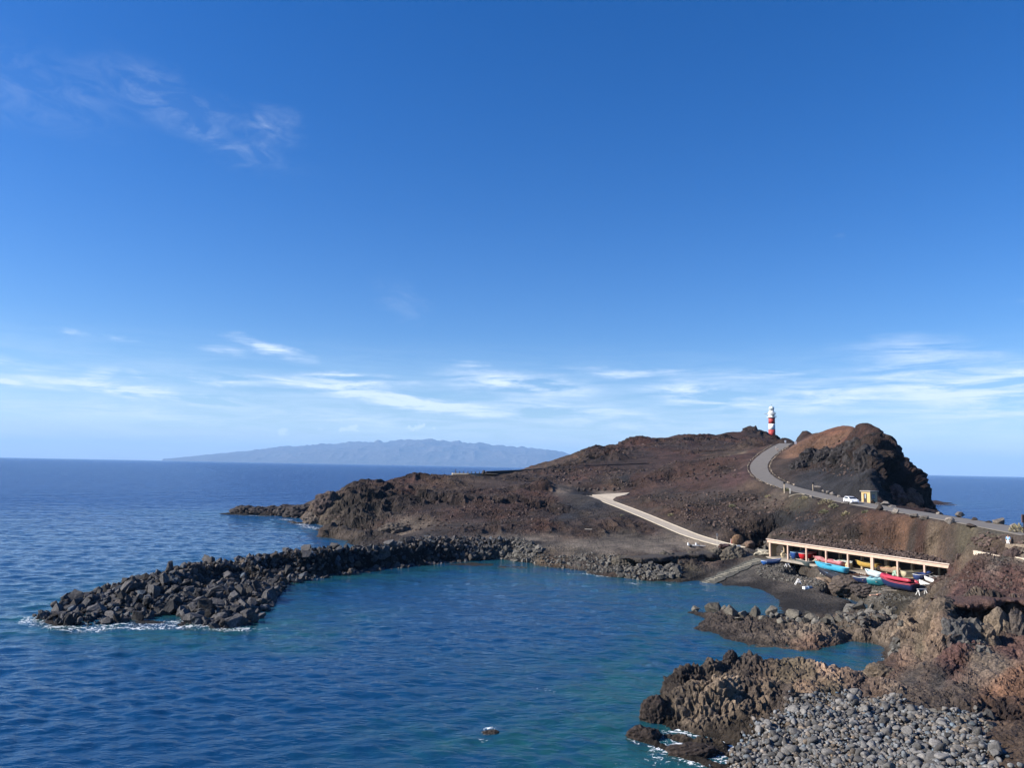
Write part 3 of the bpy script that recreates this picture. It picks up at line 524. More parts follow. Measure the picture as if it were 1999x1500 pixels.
# ------------------------------------------------------------------ sea
WSLOPE = .165
def build_sea():
    az = np.r_[np.linspace(-math.pi, -R(42), 40)[:-1], np.linspace(-R(42), R(42), 1050), np.linspace(R(42), math.pi, 40)[1:]]
    r = [0.5, 8, 25]
    v = math.log(40)
    while v < math.log(60000):
        e = math.exp(v); r.append(e); v += .0030 if e < 130 else .0042 if e < 300 else (.0052 if e < 700 else .008 if e < 1100 else .05)
    r = np.array(r); A_, R_ = np.meshgrid(az, r); X = np.sin(A_)*R_; Y = np.cos(A_)*R_
    q = np.stack([X.ravel(), Y.ravel(), np.zeros(X.size)], 1).astype(np.float32)
    ins = (np.abs(A_) < R(42)) & (R_ > 35) & (R_ < 1100); ii = np.nonzero(ins.ravel())[0]; p = q[ii]
    # local waves: crests run roughly across the view, turned a little
    ca, sa = math.cos(.35), math.sin(.35); a = p[:, 0]*ca+p[:, 1]*sa; b = -p[:, 0]*sa+p[:, 1]*ca
    rw = np.hypot(p[:, 0], p[:, 1]); cell = rw*.0043
    wr = np.random.default_rng(5); h = np.zeros(len(p), np.float32); ph = 2.2*vnoise(np.stack([a/9, b/9, 0*a], 1), 51); ph2 = 2.2*vnoise(np.stack([a/13, b/13, 0*a+5], 1), 52)
    n_w = 32; gust = np.clip(1+.35*vnoise(np.stack([a/30, b/18, 0*a+2], 1), 56), .45, 1.6)
    for k in range(n_w):
        lam = .65*(6.0/.65)**(k/(n_w-1)); th = wr.normal(0, .75)+1.35; kx, ky = math.cos(th)*2*math.pi/lam, math.sin(th)*2*math.pi/lam
        am = WSLOPE*math.sqrt(2/n_w)*lam/(2*math.pi); q_ = kx*a+ky*b+wr.uniform(0, 6.28)+(ph if k % 2 else ph2)*min(1.0, 1.2/lam**.5)
        fade = np.clip((lam/cell-1.6)/3.5, 0, 1); sn = np.sin(q_); am *= (1.55 if lam < 1.7 else .85); h += am*fade*(gust if lam < 3 else 1)*(sn+.25*np.cos(2*q_))
    # calmer inside the breakwater
    shel = np.clip(((p[:, 0]+60)/(40))-(p[:, 1]-95)/60*.2, 0, 1)*np.clip((190-p[:, 1])/20, 0, 1)
    h *= (1-.38*shel)*np.clip(1.25-p[:, 1]/900, .1, 1)
    zt = np.where((p[:, 0]/p[:, 1] > U_A) & (p[:, 0]/p[:, 1] < U_B) & (p[:, 1] > 38), samp(ZD, p[:, 0], np.maximum(p[:, 1], 38)), -6)
    h *= np.clip(-zt/1.0, .35, 1)
    z = np.zeros(X.size, np.float32); z[ii] = h
    fo = np.zeros(X.size, np.float32); sh = np.zeros(X.size, np.float32)
    edge = np.clip((zt+1.3)/1.2, 0, 1)
    expo = np.full(len(p), .0, np.float32)
    for fx, fy, rx, ry, k in FOAM:
        c = Z(fx, fy, 0); sx = rx/1500*c[1]; sy = ry/1500*c[1]*c[1]/20
        g_ = np.exp(-(((p[:, 0]-c[0])/sx)**2+((p[:, 1]-c[1])/sy)**2)); expo += k*g_
    expo = np.minimum(expo, 2.4); fo[ii] = np.clip(expo*(.22+.36*edge)+edge*.14, 0, np.where(expo > 1.3, .85, .43))
    sa_ = np.clip((zt+4.6)/4.2, 0, 1)
    for fx, fy, rx, ry, k in TEAL:
        c = Z(fx, fy, 0); sx = rx/1500*c[1]; sy = ry/1500*c[1]*c[1]/20
        sa_ += k*np.exp(-(((p[:, 0]-c[0])/sx)**2+((p[:, 1]-c[1])/sy)**2))
    sh[ii] = np.clip(sa_, 0, 1.5)
    op = np.clip((R_.ravel()-110)/420, 0, 1); op = (.10+.90*op*op*(3-2*op)).astype(np.float32)
    V = q; V[:, 2] = z
    F_ = grid_faces(np.ones(X.shape, bool))
    return build_mesh('sea', V, F_, M_SEA, True, {'foam': ('FLOAT', fo), 'shallow': ('FLOAT', sh), 'open_sea': ('FLOAT', op)})
FOAM = [(150,1232,120,14,.85),(60,1212,45,12,.9),(270,1226,110,8,.7),(390,1214,60,9,.8),(470,1230,80,7,.65),(330,1120,60,10,.4),(240,1140,40,8,.4),(150,1182,40,7,.5),(240,1135,40,10,.5),
        (620,1030,40,5,.9),(600,1022,35,4,.9),(560,1015,40,3,.6),(700,1047,50,4,1.0),(500,1007,50,2.5,.5),(1172,1123,30,4,1.1),(1110,1121,40,3,.3),(956,1427,17,9,2.4),(943,1446,15,4,2.0),(1085,1350,40,4,1.0),(1060,1345,22,3,1.0),(1235,1383,40,6,.7),
        (1330,1440,70,14,.85),(1240,1455,60,12,.75),(1290,1480,90,14,.75),(1380,1462,60,12,.9),(1230,1490,70,12,.65),(1400,1490,40,12,.9),(1300,1330,26,7,.5),(1300,1385,20,30,.35),(1730,1290,14,8,.4),(1843,986,26,3.5,1.3),(1240,1140,60,3,.5),
        (1060,1350,60,10,.22),(980,1360,40,12,.2),(1150,1330,60,10,.2),(1100,1480,120,16,.3),(1330,1142,40,3,.4)]
TEAL = [(1100,1420,300,110,.55),(1250,1360,80,60,.5),(900,1470,260,60,.35),(300,1260,140,25,.35),(560,1250,180,25,.3),(1200,1300,100,40,.3),(1000,1290,200,40,.12),(1310,1145,60,8,.4)]
M_SEA, nt, b = newmat('sea_water'); L = nt.links.new
tc = nd(nt, 'ShaderNodeTexCoord')
afo = nd(nt, 'ShaderNodeAttribute', attribute_name='foam'); ash = nd(nt, 'ShaderNodeAttribute', attribute_name='shallow')
patch = nd(nt, 'ShaderNodeTexNoise', inp={'Scale': .16, 'Detail': 5, 'Roughness': .6}); L(tc.outputs['Object'], patch.inputs['Vector'])
pm = nd(nt, 'ShaderNodeMapRange', inp={'From Min': .35, 'From Max': .65, 'To Min': .25, 'To Max': 1.3}); L(patch.outputs[0], pm.inputs[0])
pat2 = nd(nt, 'ShaderNodeTexNoise', inp={'Scale': .75, 'Detail': 4, 'Roughness': .6}); L(tc.outputs['Object'], pat2.inputs['Vector'])
pm2 = nd(nt, 'ShaderNodeMapRange', inp={'From Min': .36, 'From Max': .64, 'To Min': .6, 'To Max': 1.25}); L(pat2.outputs[0], pm2.inputs[0])
pmm = nd(nt, 'ShaderNodeMath', operation='MULTIPLY'); L(pm.outputs[0], pmm.inputs[0]); L(pm2.outputs[0], pmm.inputs[1])
sm_ = nd(nt, 'ShaderNodeMath', operation='MULTIPLY', use_clamp=True); L(ash.outputs['Fac'], sm_.inputs[0]); L(pmm.outputs[0], sm_.inputs[1])
mxc = nd(nt, 'ShaderNodeMix', data_type='RGBA'); L(sm_.outputs[0], mxc.inputs['Factor']); mxc.inputs['A'].default_value = (.0028, .033, .096, 1); mxc.inputs['B'].default_value = (.009, .060, .070, 1)
# foam: broken, stringy
fn = nd(nt, 'ShaderNodeTexNoise', inp={'Scale': 1.3, 'Detail': 10, 'Roughness': .74, 'Distortion': 1.6}); L(tc.outputs['Object'], fn.inputs['Vector'])
rga = nd(nt, 'ShaderNodeMapRange', inp={'From Min': .32, 'From Max': .68, 'To Min': 1, 'To Max': 0}); L(fn.outputs[0], rga.inputs[0])
th = nd(nt, 'ShaderNodeMath', operation='MULTIPLY_ADD', inp={1: 1.0, 2: 0.0}); L(afo.outputs['Fac'], th.inputs[0])
df = nd(nt, 'ShaderNodeMath', operation='SUBTRACT'); L(th.outputs[0], df.inputs[0]); L(rga.outputs[0], df.inputs[1])
ff = nd(nt, 'ShaderNodeMapRange', interpolation_type='SMOOTHSTEP', inp={'From Min': -.02, 'From Max': .16, 'To Min': 0, 'To Max': 1}); L(df.outputs[0], ff.inputs[0])
gate = nd(nt, 'ShaderNodeMapRange', inp={'From Min': .12, 'From Max': .35, 'To Min': 0, 'To Max': 1}); L(afo.outputs['Fac'], gate.inputs[0])
fg = nd(nt, 'ShaderNodeMath', operation='MULTIPLY', use_clamp=True); L(ff.outputs[0], fg.inputs[0]); L(gate.outputs[0], fg.inputs[1])
mxf = nd(nt, 'ShaderNodeMix', data_type='RGBA'); L(fg.outputs[0], mxf.inputs['Factor']); L(mxc.outputs['Result'], mxf.inputs['A']); mxf.inputs['B'].default_value = (.75, .78, .80, 1)
L(mxf.outputs['Result'], b.inputs['Base Color'])
rr = nd(nt, 'ShaderNodeMapRange', inp={'To Min': .05, 'To Max': .8}); L(fg.outputs[0], rr.inputs[0]); L(rr.outputs[0], b.inputs['Roughness'])
b.inputs['IOR'].default_value = 1.33; b.inputs['Specular IOR Level'].default_value = .32
w_a = nd(nt, 'ShaderNodeTexNoise', inp={'Scale': 1.0, 'Detail': 5, 'Roughness': .62})
mpa = nd(nt, 'ShaderNodeMapping'); mpa.inputs['Scale'].default_value = (.45, .95, 1); mpa.inputs['Rotation'].default_value = (0, 0, .35); L(tc.outputs['Object'], mpa.inputs[0]); L(mpa.outputs[0], w_a.inputs['Vector'])
w_b = nd(nt, 'ShaderNodeTexNoise', inp={'Scale': .09, 'Detail': 6, 'Roughness': .6})
mpb = nd(nt, 'ShaderNodeMapping'); mpb.inputs['Scale'].default_value = (.5, 1.0, 1); mpb.inputs['Rotation'].default_value = (0, 0, .25); L(tc.outputs['Object'], mpb.inputs[0]); L(mpb.outputs[0], w_b.inputs['Vector'])
bpa = nd(nt, 'ShaderNodeBump', inp={'Strength': 1.0, 'Distance': .17}); L(w_a.outputs[0], bpa.inputs['Height'])
bpb = nd(nt, 'ShaderNodeBump', inp={'Strength': 1.0, 'Distance': 6.0}); L(w_b.outputs[0], bpb.inputs['Height']); L(bpa.outputs[0], bpb.inputs['Normal'])
aop = nd(nt, 'ShaderNodeAttribute', attribute_name='open_sea'); L(aop.outputs['Fac'], bpb.inputs['Strength'])
sps = nd(nt, 'ShaderNodeMapRange', inp={'From Min': .1, 'From Max': .8, 'To Min': .32, 'To Max': .13}); L(aop.outputs['Fac'], sps.inputs[0]); L(sps.outputs[0], b.inputs['Specular IOR Level'])
# wind-roughened open water mirrors less at grazing angles than a flat sheet: part of it shows the water body
bod = nd(nt, 'ShaderNodeBsdfDiffuse'); bod.inputs['Color'].default_value = (.013, .068, .225, 1); L(bpb.outputs[0], bod.inputs['Normal'])
fmx = nd(nt, 'ShaderNodeMapRange', inp={'From Min': .1, 'From Max': .85, 'To Min': .0, 'To Max': .52}); L(aop.outputs['Fac'], fmx.inputs[0])
inv = nd(nt, 'ShaderNodeMath', operation='SUBTRACT', inp={0: 1.0}); L(fg.outputs[0], inv.inputs[1]); fmf = nd(nt, 'ShaderNodeMath', operation='MULTIPLY'); L(fmx.outputs[0], fmf.inputs[0]); L(inv.outputs[0], fmf.inputs[1])
shm = nd(nt, 'ShaderNodeMixShader'); L(fmf.outputs[0], shm.inputs[0]); L(b.outputs[0], shm.inputs[1]); L(bod.outputs[0], shm.inputs[2])
L(shm.outputs[0], [n for n in nt.nodes if n.type == 'OUTPUT_MATERIAL'][0].inputs['Surface'])
L(bpb.outputs[0], b.inputs['Normal'])
put('sea', build_sea(), kind='structure')

# ------------------------------------------------------------------ far island and haze
def build_island():
    prof = [(325,897,.0),(345,895,.4),(400,889,.6),(450,884,.7),(500,879,.8),(540,874,.9),(600,869,1),(640,866,1),(690,863,1),(715,862,1),(732,864,1),(739,861,1),(742,858,1),(746,861,1),(752,865,1),(765,860,1),(800,858,1),(832,856,1),(850,858,1),(885,861,1),(930,865,1),(990,869,1),(1030,874,1),(1075,879,1),(1090,880,1),(1110,886,1),(1150,896,1),(1190,903,1),(1230,911,.5)]
    y0 = 30000.0; nx, ny = 260, 60; pxs = np.linspace(322, 1232, nx); pr = np.array(prof)
    ztop = []
    for q in pxs:
        yy = np.interp(q, pr[:, 0], pr[:, 1]); ztop.append(D(q, yy, y0+4500)[2])
    ztop = np.maximum(np.array(ztop), 2); V = []
    q_ = np.stack([pxs/14, pxs*0, pxs*0], 1).astype(np.float32); ztop = ztop*(1+.035*vnoise(q_, 75)+.03*vnoise(q_*2.6, 76))
    t = np.linspace(0, 1, ny)
    X = ((pxs-CXP)/FPX)[None, :]*(y0+9000*t[:, None]); Y = np.repeat((y0+9000*t)[:, None], nx, 1)
    s = np.where(t < .5, t*2, 2-2*t); s = np.clip(s, 0, 1)**.72
    P3 = np.stack([X.ravel()/2600, Y.ravel()/2600, np.zeros(X.size)], 1)
    n = (1-2*np.abs(vnoise(P3, 71)))*.5+(1-2*np.abs(vnoise(P3*2.7, 72)))*.3+(1-2*np.abs(vnoise(P3*6, 73)))*.15
    zsm = np.convolve(np.pad(ztop, 12, 'edge'), np.ones(25)/25, 'valid')
    n = n.reshape(X.shape); env = (1-np.abs(2*t-1))[:, None]
    kk = np.clip((np.abs(t-.5)-.02)/.04, 0, 1)[:, None]; Zt = (ztop[None, :]*(1-kk)+zsm[None, :]*kk)*s[:, None]*(1+(n-.25)*.75*(1-env)*1.0)
    Zt[0] = -40; Zt[-1] = -40; Zt[:, 0] = -40; Zt[:, -1] = -40
    V = np.stack([X, Y, np.maximum(Zt, -6)], -1).reshape(-1, 3)
    return build_mesh('far_island', V, grid_faces(np.ones(X.shape, bool)), rock_mat('island_rock', (.07, .062, .056), scale=.003, bumpd=30), False)
put('far_island', build_island(), kind='structure')
def build_haze():
    s = 62000.0; z0, z1 = -9.0, 1400.0
    V = np.array([(x, y, z) for z in (z0, z1) for x, y in ((-s, -s), (s, -s), (s, s), (-s, s))])
    F_ = np.array([(0, 3, 2, 1), (4, 5, 6, 7), (0, 1, 5, 4), (1, 2, 6, 5), (2, 3, 7, 6), (3, 0, 4, 7)])
    m = bpy.data.materials.new('haze_air'); m.use_nodes = True; nt = m.node_tree; nt.nodes.clear()
    o = nd(nt, 'ShaderNodeOutputMaterial'); v = nd(nt, 'ShaderNodeVolumePrincipled', inp={'Density': HAZE}); v.inputs['Color'].default_value = (.38, .66, 1.0, 1); v.inputs['Anisotropy'].default_value = 0
    nt.links.new(v.outputs[0], o.inputs['Volume']); m.cycles.homogeneous_volume = True
    put('haze', build_mesh('haze', V, F_, m), kind='stuff')
HAZE = 2.7e-5
build_haze()
# ------------------------------------------------------------------ mesh builder
class MB:
    def __init__(s): s.v = []; s.f = []
    def add(s, V, F_):
        n = len(s.v); s.v += [tuple(map(float, p)) for p in V]; s.f += [tuple(i+n for i in q) for q in F_]; return s
    def box(s, x0, x1, y0, y1, z0, z1, M=None, bev=0.0):
        if bev > 0:
            bm = bmesh.new(); bmesh.ops.create_cube(bm, size=1)
            for v in bm.verts: v.co = Vector(((x0+x1)/2+v.co.x*(x1-x0), (y0+y1)/2+v.co.y*(y1-y0), (z0+z1)/2+v.co.z*(z1-z0)))
            bmesh.ops.bevel(bm, geom=bm.edges[:], offset=bev, segments=1, affect='EDGES', profile=.5)
            bm.verts.index_update(); V = [v.co.copy() for v in bm.verts]; F_ = [[v.index for v in f.verts] for f in bm.faces]; bm.free()
        else:
            V = [Vector(p) for p in ((x0,y0,z0),(x1,y0,z0),(x1,y1,z0),(x0,y1,z0),(x0,y0,z1),(x1,y0,z1),(x1,y1,z1),(x0,y1,z1))]
            F_ = [(0,3,2,1),(4,5,6,7),(0,1,5,4),(1,2,6,5),(2,3,7,6),(3,0,4,7)]
        if M is not None: V = [M @ v for v in V]
        return s.add(V, F_)
    def tube(s, pts, r, n=8, caps=True):
        pts = [Vector(p) for p in pts]; rr = r if isinstance(r, (list, tuple)) else [r]*len(pts); V = []; F_ = []
        for i, p in enumerate(pts):
            t = (pts[min(i+1, len(pts)-1)]-pts[max(i-1, 0)]).normalized(); a = t.cross(Vector((0, 0, 1)));
            if a.length < .01: a = t.cross(Vector((1, 0, 0)))
            a.normalize(); b = t.cross(a)
            V += [p+(a*math.cos(2*math.pi*k/n)+b*math.sin(2*math.pi*k/n))*rr[i] for k in range(n)]
        for i in range(len(pts)-1):
            for k in range(n): F_.append((i*n+k, i*n+(k+1) % n, (i+1)*n+(k+1) % n, (i+1)*n+k))
        if caps: F_.append(tuple(range(n))[::-1]); F_.append(tuple((len(pts)-1)*n+k for k in range(n)))
        return s.add(V, F_)
    def lathe(s, prof, n=28, c=(0, 0, 0), M=None):
        V = [Vector((c[0]+r*math.cos(2*math.pi*k/n), c[1]+r*math.sin(2*math.pi*k/n), c[2]+z)) for r, z in prof for k in range(n)]; F_ = []
        for i in range(len(prof)-1):
            for k in range(n): F_.append((i*n+k, i*n+(k+1) % n, (i+1)*n+(k+1) % n, (i+1)*n+k))
        F_.append(tuple(range(n))[::-1]); F_.append(tuple((len(prof)-1)*n+k for k in range(n)))
        if M is not None: V = [M @ v for v in V]
        return s.add(V, F_)
    def mesh(s, name, m, smooth=False):
        me = bpy.data.meshes.new(name); me.from_pydata(s.v, [], s.f); me.materials.append(m)
        if smooth: me.polygons.foreach_set('use_smooth', np.ones(len(me.polygons), bool))
        me.update(); return me
    def obj(s, name, m, parent=None, smooth=False, **kw): return put(name, s.mesh(name, m, smooth), parent, **kw)
def thing(name, label, cat, loc=(0, 0, 0), rz=0, group=None, rot=None):
    o = put(name, None, loc=loc, rot=rot or (0, 0, rz), label=label, category=cat)
    o.empty_display_size = .3
    if group: o['group'] = group
    return o
def tagm(o, label, cat, group=None):
    o['label'] = label; o['category'] = cat
    if group: o['group'] = group
    return o

# ------------------------------------------------------------------ rocks
def ico(sub):
    bm = bmesh.new(); bmesh.ops.create_icosphere(bm, subdivisions=sub, radius=1); bm.verts.index_update()
    V = np.array([v.co[:] for v in bm.verts]); F_ = np.array([[v.index for v in f.verts] for f in bm.faces]); bm.free(); return V, F_
ICO = {k: ico(k) for k in (1, 2, 3, 4)}
def rock_shape(seed, sub, ncut=14, lo=.62, hi=1.0, rough=.05, ax=(1, .8, .65), soft=0.0):
    r = np.random.default_rng(seed); V, F_ = ICO[sub]; n = r.normal(size=(ncut, 3)); n /= np.linalg.norm(n, axis=1)[:, None]; d = r.uniform(lo, hi, ncut)
    dots = V @ n.T; lim = np.where(dots > .05, d[None, :]/np.maximum(dots, .05), 9)
    if soft > 0: s = (lim**-20).sum(1)+1.0; rad = s**(-1/20.)
    else: rad = np.minimum(lim.min(1), 1.0)
    P3 = V*rad[:, None]; P3 = P3*(1+rough*vnoise((P3*2.2+seed).astype(np.float32), 5)[:, None]+rough*.6*vnoise((P3*5+seed).astype(np.float32), 6)[:, None])
    return P3*np.array(ax), F_
def block_shape(seed, npt=13, ax=(1, .8, .7)):    # broken angular block
    r = np.random.default_rng(seed); bm = bmesh.new()
    for k in range(npt):
        d = r.normal(size=3); d /= np.linalg.norm(d); bm.verts.new(tuple(d*r.uniform(.8, 1.0)*np.array(ax)))
    g = bmesh.ops.convex_hull(bm, input=bm.verts[:]); bmesh.ops.delete(bm, geom=[v for v in bm.verts if not v.link_faces], context='VERTS')
    bmesh.ops.triangulate(bm, faces=bm.faces[:]); bm.verts.index_update(); V = np.array([v.co[:] for v in bm.verts]); F_ = np.array([[v.index for v in f.verts] for f in bm.faces]); bm.free(); return V, F_
def chip(V, F_, it=1):
    for _ in range(it):
        E = {}; V = list(V); N = []
        def mid(a, b):
            k = (min(a, b), max(a, b))
            if k not in E: E[k] = len(V); V.append((np.array(V[a])+np.array(V[b]))/2*1.0)
            return E[k]
        for a, b, c in F_:
            x, y, z = mid(a, b), mid(b, c), mid(c, a); N += [(a, x, z), (x, b, y), (z, y, c), (x, y, z)]
        V = np.array(V); F_ = np.array(N)
    n = vnoise((V*2.6+3).astype(np.float32), 5); return V*(1+.07*n+.05*vnoise((V*6).astype(np.float32), 9))[:, None], F_
def pack(shapes, T, rots, scl):                  # many stones as one mesh
    Vs, Fs, n, Vi = [], [], 0, []
    for k, (loc, q, s) in enumerate(zip(T, rots, scl)):
        V, F_ = shapes[k % len(shapes)]; Vs.append((V*s) @ q.T+loc); Fs.append(F_+n); n += len(V); Vi.append(np.full(len(V), k))
    return np.vstack(Vs), np.vstack(Fs), np.concatenate(Vi)
def rmat(seedrng, tilt=1.0):
    e = Euler((seedrng.uniform(-tilt, tilt), seedrng.uniform(-tilt, tilt), seedrng.uniform(0, 6.28))); return np.array(e.to_matrix()), e
def in_poly(poly, x, y):
    p = np.array(poly)[:, :2]; c = np.zeros(len(x), bool); j = len(p)-1
    for i in range(len(p)):
        m = ((p[i, 1] > y) != (p[j, 1] > y)); xx = (p[j, 0]-p[i, 0])*(y-p[i, 1])/(p[j, 1]-p[i, 1]+1e-12)+p[i, 0]
        c ^= m & (x < xx); j = i
    return c
def scatter(poly, n, dens=None):
    p = np.array(poly)[:, :2]; lo, hi = p.min(0), p.max(0); out = []
    while len(out) < n:
        x = rng.uniform(lo[0], hi[0], 20000); y = rng.uniform(lo[1], hi[1], 20000); m = in_poly(poly, x, y)
        if dens is not None: m &= rng.uniform(size=len(x)) < dens(x, y)
        out += list(zip(x[m], y[m]))
    return np.array(out[:n])
def stones(name, shapes_hi, shapes_lo, xy, size, colour, label, cat, group, stufflabel, nind=300, sink=.25, bumpd=.06, tilt=.5, squash=1.0, tint=.25, smooth=False, zadd=None, minpx=0):
    dist = np.hypot(xy[:, 0], xy[:, 1]); order = np.argsort(-size/dist); m = rock_mat(name+'_rock', attr='tint', bumpd=bumpd, scale=2.0) if True else None
    mi = [rock_mat(name+'_stone', col=colour, rand=tint, bumpd=bumpd, scale=2.0) for _ in range(1)]
    z = samp(ZD, xy[:, 0], xy[:, 1])+(zadd if zadd is not None else 0)
    meshes = [build_mesh(name, V, F_, mi[0], smooth) for V, F_ in shapes_hi]
    T, Q, Sc = [], [], []
    for r_, k in enumerate(order):
        q, e = rmat(rng, tilt); s = size[k]; loc = np.array([xy[k, 0], xy[k, 1], max(z[k], -.5)+s*(.62*squash-sink)])
        if r_ < nind:
            o = put(name, meshes[r_ % len(meshes)], loc=loc, rot=e, scale=float(s)); tagm(o, label, cat, group)
        else: T.append(loc); Q.append(q); Sc.append(s)
    if T:
        V, F_, vi = pack(shapes_lo, T, Q, Sc); t = rng.uniform(1-tint, 1+tint, len(T)); hue = rng.normal(0, .11, (len(T), 1))*np.array([[1, 0, -1]])
        c = np.ones((len(V), 4), np.float32); c[:, :3] = (np.array(colour)[None, :]*(t[:, None])*(1+hue))[vi]
        put(name+'_mass', build_mesh(name+'_mass', V, F_, m, smooth, {'tint': ('FLOAT_COLOR', c)}), kind='stuff', label=stufflabel)

# breakwater
bw_poly = [Z(a, b, 0) for a, b in BWI]+[tuple(p) for p in BWO[::-1]]
bw_poly2 = [(p[0], p[1]) for p in bw_poly[:-1]]
bw_poly2 = [Z(a, b, 0)[:2] for a, b in BWI[:-1]]+[B(1010,176,0)[:2], B(930,180,0)[:2], B(860,178,0)[:2], B(790,175,0)[:2]]+[(p[0], p[1]) for p in BWO[::-1]]
HI = [chip(*block_shape(100+i, 12+i % 5, (1, random.uniform(.6, .95), random.uniform(.5, .85)))) for i in range(18)]
LO = [block_shape(200+i, 11+i % 5, (1, random.uniform(.6, .95), random.uniform(.5, .85))) for i in range(24)]
LO2 = LO
xy = scatter(bw_poly2, 8200); d = np.hypot(xy[:, 0], xy[:, 1])
sz = rng.lognormal(0, .42, len(xy))*np.interp(d, [92, 115, 135, 175], [.66, .57, .47, .40]); sz = np.clip(sz, .26, 1.8)
stones('breakwater_boulder', HI, LO2, xy, sz, (.054, .052, .052), 'rough dark grey lava boulder heaped with others on the curved breakwater', 'boulder', 'boulders heaped on the breakwater', 'smaller boulders filling the breakwater', tint=.62, bumpd=.10, tilt=1.4, sink=.30, zadd=rng.uniform(-.3, .45, len(xy)))

# cobble beach in the foreground
cb_px = [(1440,1440),(1480,1425),(1525,1410),(1552,1388),(1607,1380),(1672,1368),(1700,1380),(1745,1382),(1776,1400),(1830,1421),(1876,1413),(1905,1416),(1925,1432),(1890,1452),(1925,1492),(1940,1570),(1385,1570),(1402,1505),(1428,1470)]
cb_poly = [Z(a, b, 1.0)[:2] for a, b in cb_px]
HC = [rock_shape(300+i, 3, 11, .5, 1.0, .06, (1, random.uniform(.7, .9), random.uniform(.5, .75)), soft=1) for i in range(12)]
LC = [rock_shape(340+i, 2, 11, .5, 1.0, .06, (1, random.uniform(.65, .9), random.uniform(.5, .75)), soft=1) for i in range(12)]
xy = scatter(cb_poly, 13000); xy = xy+rng.normal(0, 1, xy.shape)*rng.choice([.15, .45, 1.1], len(xy), p=[.6, .3, .1])[:, None]; sz = np.clip(rng.lognormal(-1.98, .46, len(xy)), .07, .58)
stones('beach_cobble', HC, LC, xy, sz, (.108, .104, .098), 'smooth rounded grey stone lying among the cobbles of the beach in the foreground', 'stone', 'rounded grey stones of the foreground beach', 'smaller rounded stones of the cobble beach', tint=.6, bumpd=.012, tilt=.7, sink=.18, smooth=True, zadd=rng.uniform(0, .22, len(xy)))

# loose blocks along the finger of rock, at the shelf and on the slopes: countless
def rubble(name, polys, colour, tint, label, shapes=LO):
    XY, SZ, ZA = [], [], []
    for px_, n, s0, sp in polys:
        pl = [hit(a, b)[:2] for a, b in px_]; q = scatter(pl, n); XY.append(q); SZ.append(np.clip(rng.lognormal(math.log(s0), sp, n), s0*.3, s0*3.5))
    if name == 'dark_rubble':
        q = np.stack([rng.uniform(0, GLEN, 2600), .35+6.6*rng.uniform(0, 1, 2600)], 1); XY.append(GA+q[:, :1]*GE+q[:, 1:]*GN); SZ.append(np.clip(rng.lognormal(-1.6, .5, 2600), .08, .6))
    XY = np.vstack(XY); SZ = np.concatenate(SZ); z = samp(ZD, XY[:, 0], XY[:, 1]); ok = z > -.4
    for P_, w in ((ROAD, 3.6), (PATH, 2.2), (TRAIL, 1.1), (SLIP, 2.5)): ok &= line_dist(P_, XY[:, 0], XY[:, 1])[0] > w
    t_ = (XY[:, 0]-GA[0])*GE[0]+(XY[:, 1]-GA[1])*GE[1]; n_ = (XY[:, 0]-GA[0])*GN[0]+(XY[:, 1]-GA[1])*GN[1]; onr = (t_ > 0) & (t_ < GLEN) & (n_ > .35) & (n_ < 7.0); z = np.where(onr, 6.42, z); ok &= ~((t_ > -.8) & (t_ < GLEN+1) & (n_ > -.7) & (n_ < 7.0) & ~onr)
    XY, SZ, z = XY[ok], SZ[ok], z[ok]; T, Q = [], []
    for k in range(len(XY)): q, e = rmat(rng, 1.0); T.append(np.array([XY[k, 0], XY[k, 1], z[k]+SZ[k]*.15])); Q.append(q)
    V, F_, vi = pack(shapes, T, Q, SZ); c = np.ones((len(V), 4), np.float32); t = rng.uniform(1-tint, 1+tint, len(T)); c[:, :3] = (np.array(colour)[None]*t[:, None])[vi]
    put(name, build_mesh(name, V, F_, rock_mat(name+'_m', attr='tint', bumpd=.05, scale=2), False, {'tint': ('FLOAT_COLOR', c)}), kind='stuff', label=label)
rubble('dark_rubble', [
  ([(1510,1042),(1600,1042),(1700,1062),(1800,1078),(1880,1085),(1870,1102),(1700,1082),(1600,1064),(1510,1050)], 1430, 0.21, .7),
  ([(1500,1005),(1700,1010),(1860,1060),(1860,1085),(1700,1060),(1500,1040)], 495, 0.14, .7),
  ([(1230,970),(1440,960),(1560,985),(1600,1000),(1540,1010),(1450,1010),(1300,1000)], 1430, 0.20, .7),
  ([(1300,1000),(1500,1010),(1500,1045),(1440,1050),(1340,1030)], 605, 0.19, .7),
  ([(700,950),(900,935),(1060,960),(1100,1000),(1080,1030),(850,1040),(700,1020),(650,1000)], 1980, 0.19, .7),
  ([(1000,925),(1270,915),(1230,955),(1080,945)], 660, 0.28, .7),
  ([(1050,905),(1240,870),(1480,850),(1480,870),(1280,900),(1100,908)], 1210, 0.26, .7),
  ([(1270,925),(1320,900),(1440,900),(1450,930),(1300,955)], 825, 0.26, .7),
  ([(460,998),(610,990),(640,1028),(760,1042),(760,1030),(640,1000)], 385, 0.37, .7),
  ([(1560,870),(1640,860),(1700,880),(1700,960),(1560,915)], 495, 0.22, .7),
  ([(1870,1105),(1999,1100),(1999,1160),(1850,1165)], 825, 0.10, .7),
  ([(1905,1078),(1999,1082),(1999,1094),(1905,1090)], 88, 0.15, .7), ([(1890,1062),(1960,1050),(1999,1060),(1999,1078),(1910,1078)], 231, 0.19, .7)],
  (.062, .044, .037), .5, 'loose dark brown lava blocks on the slopes')
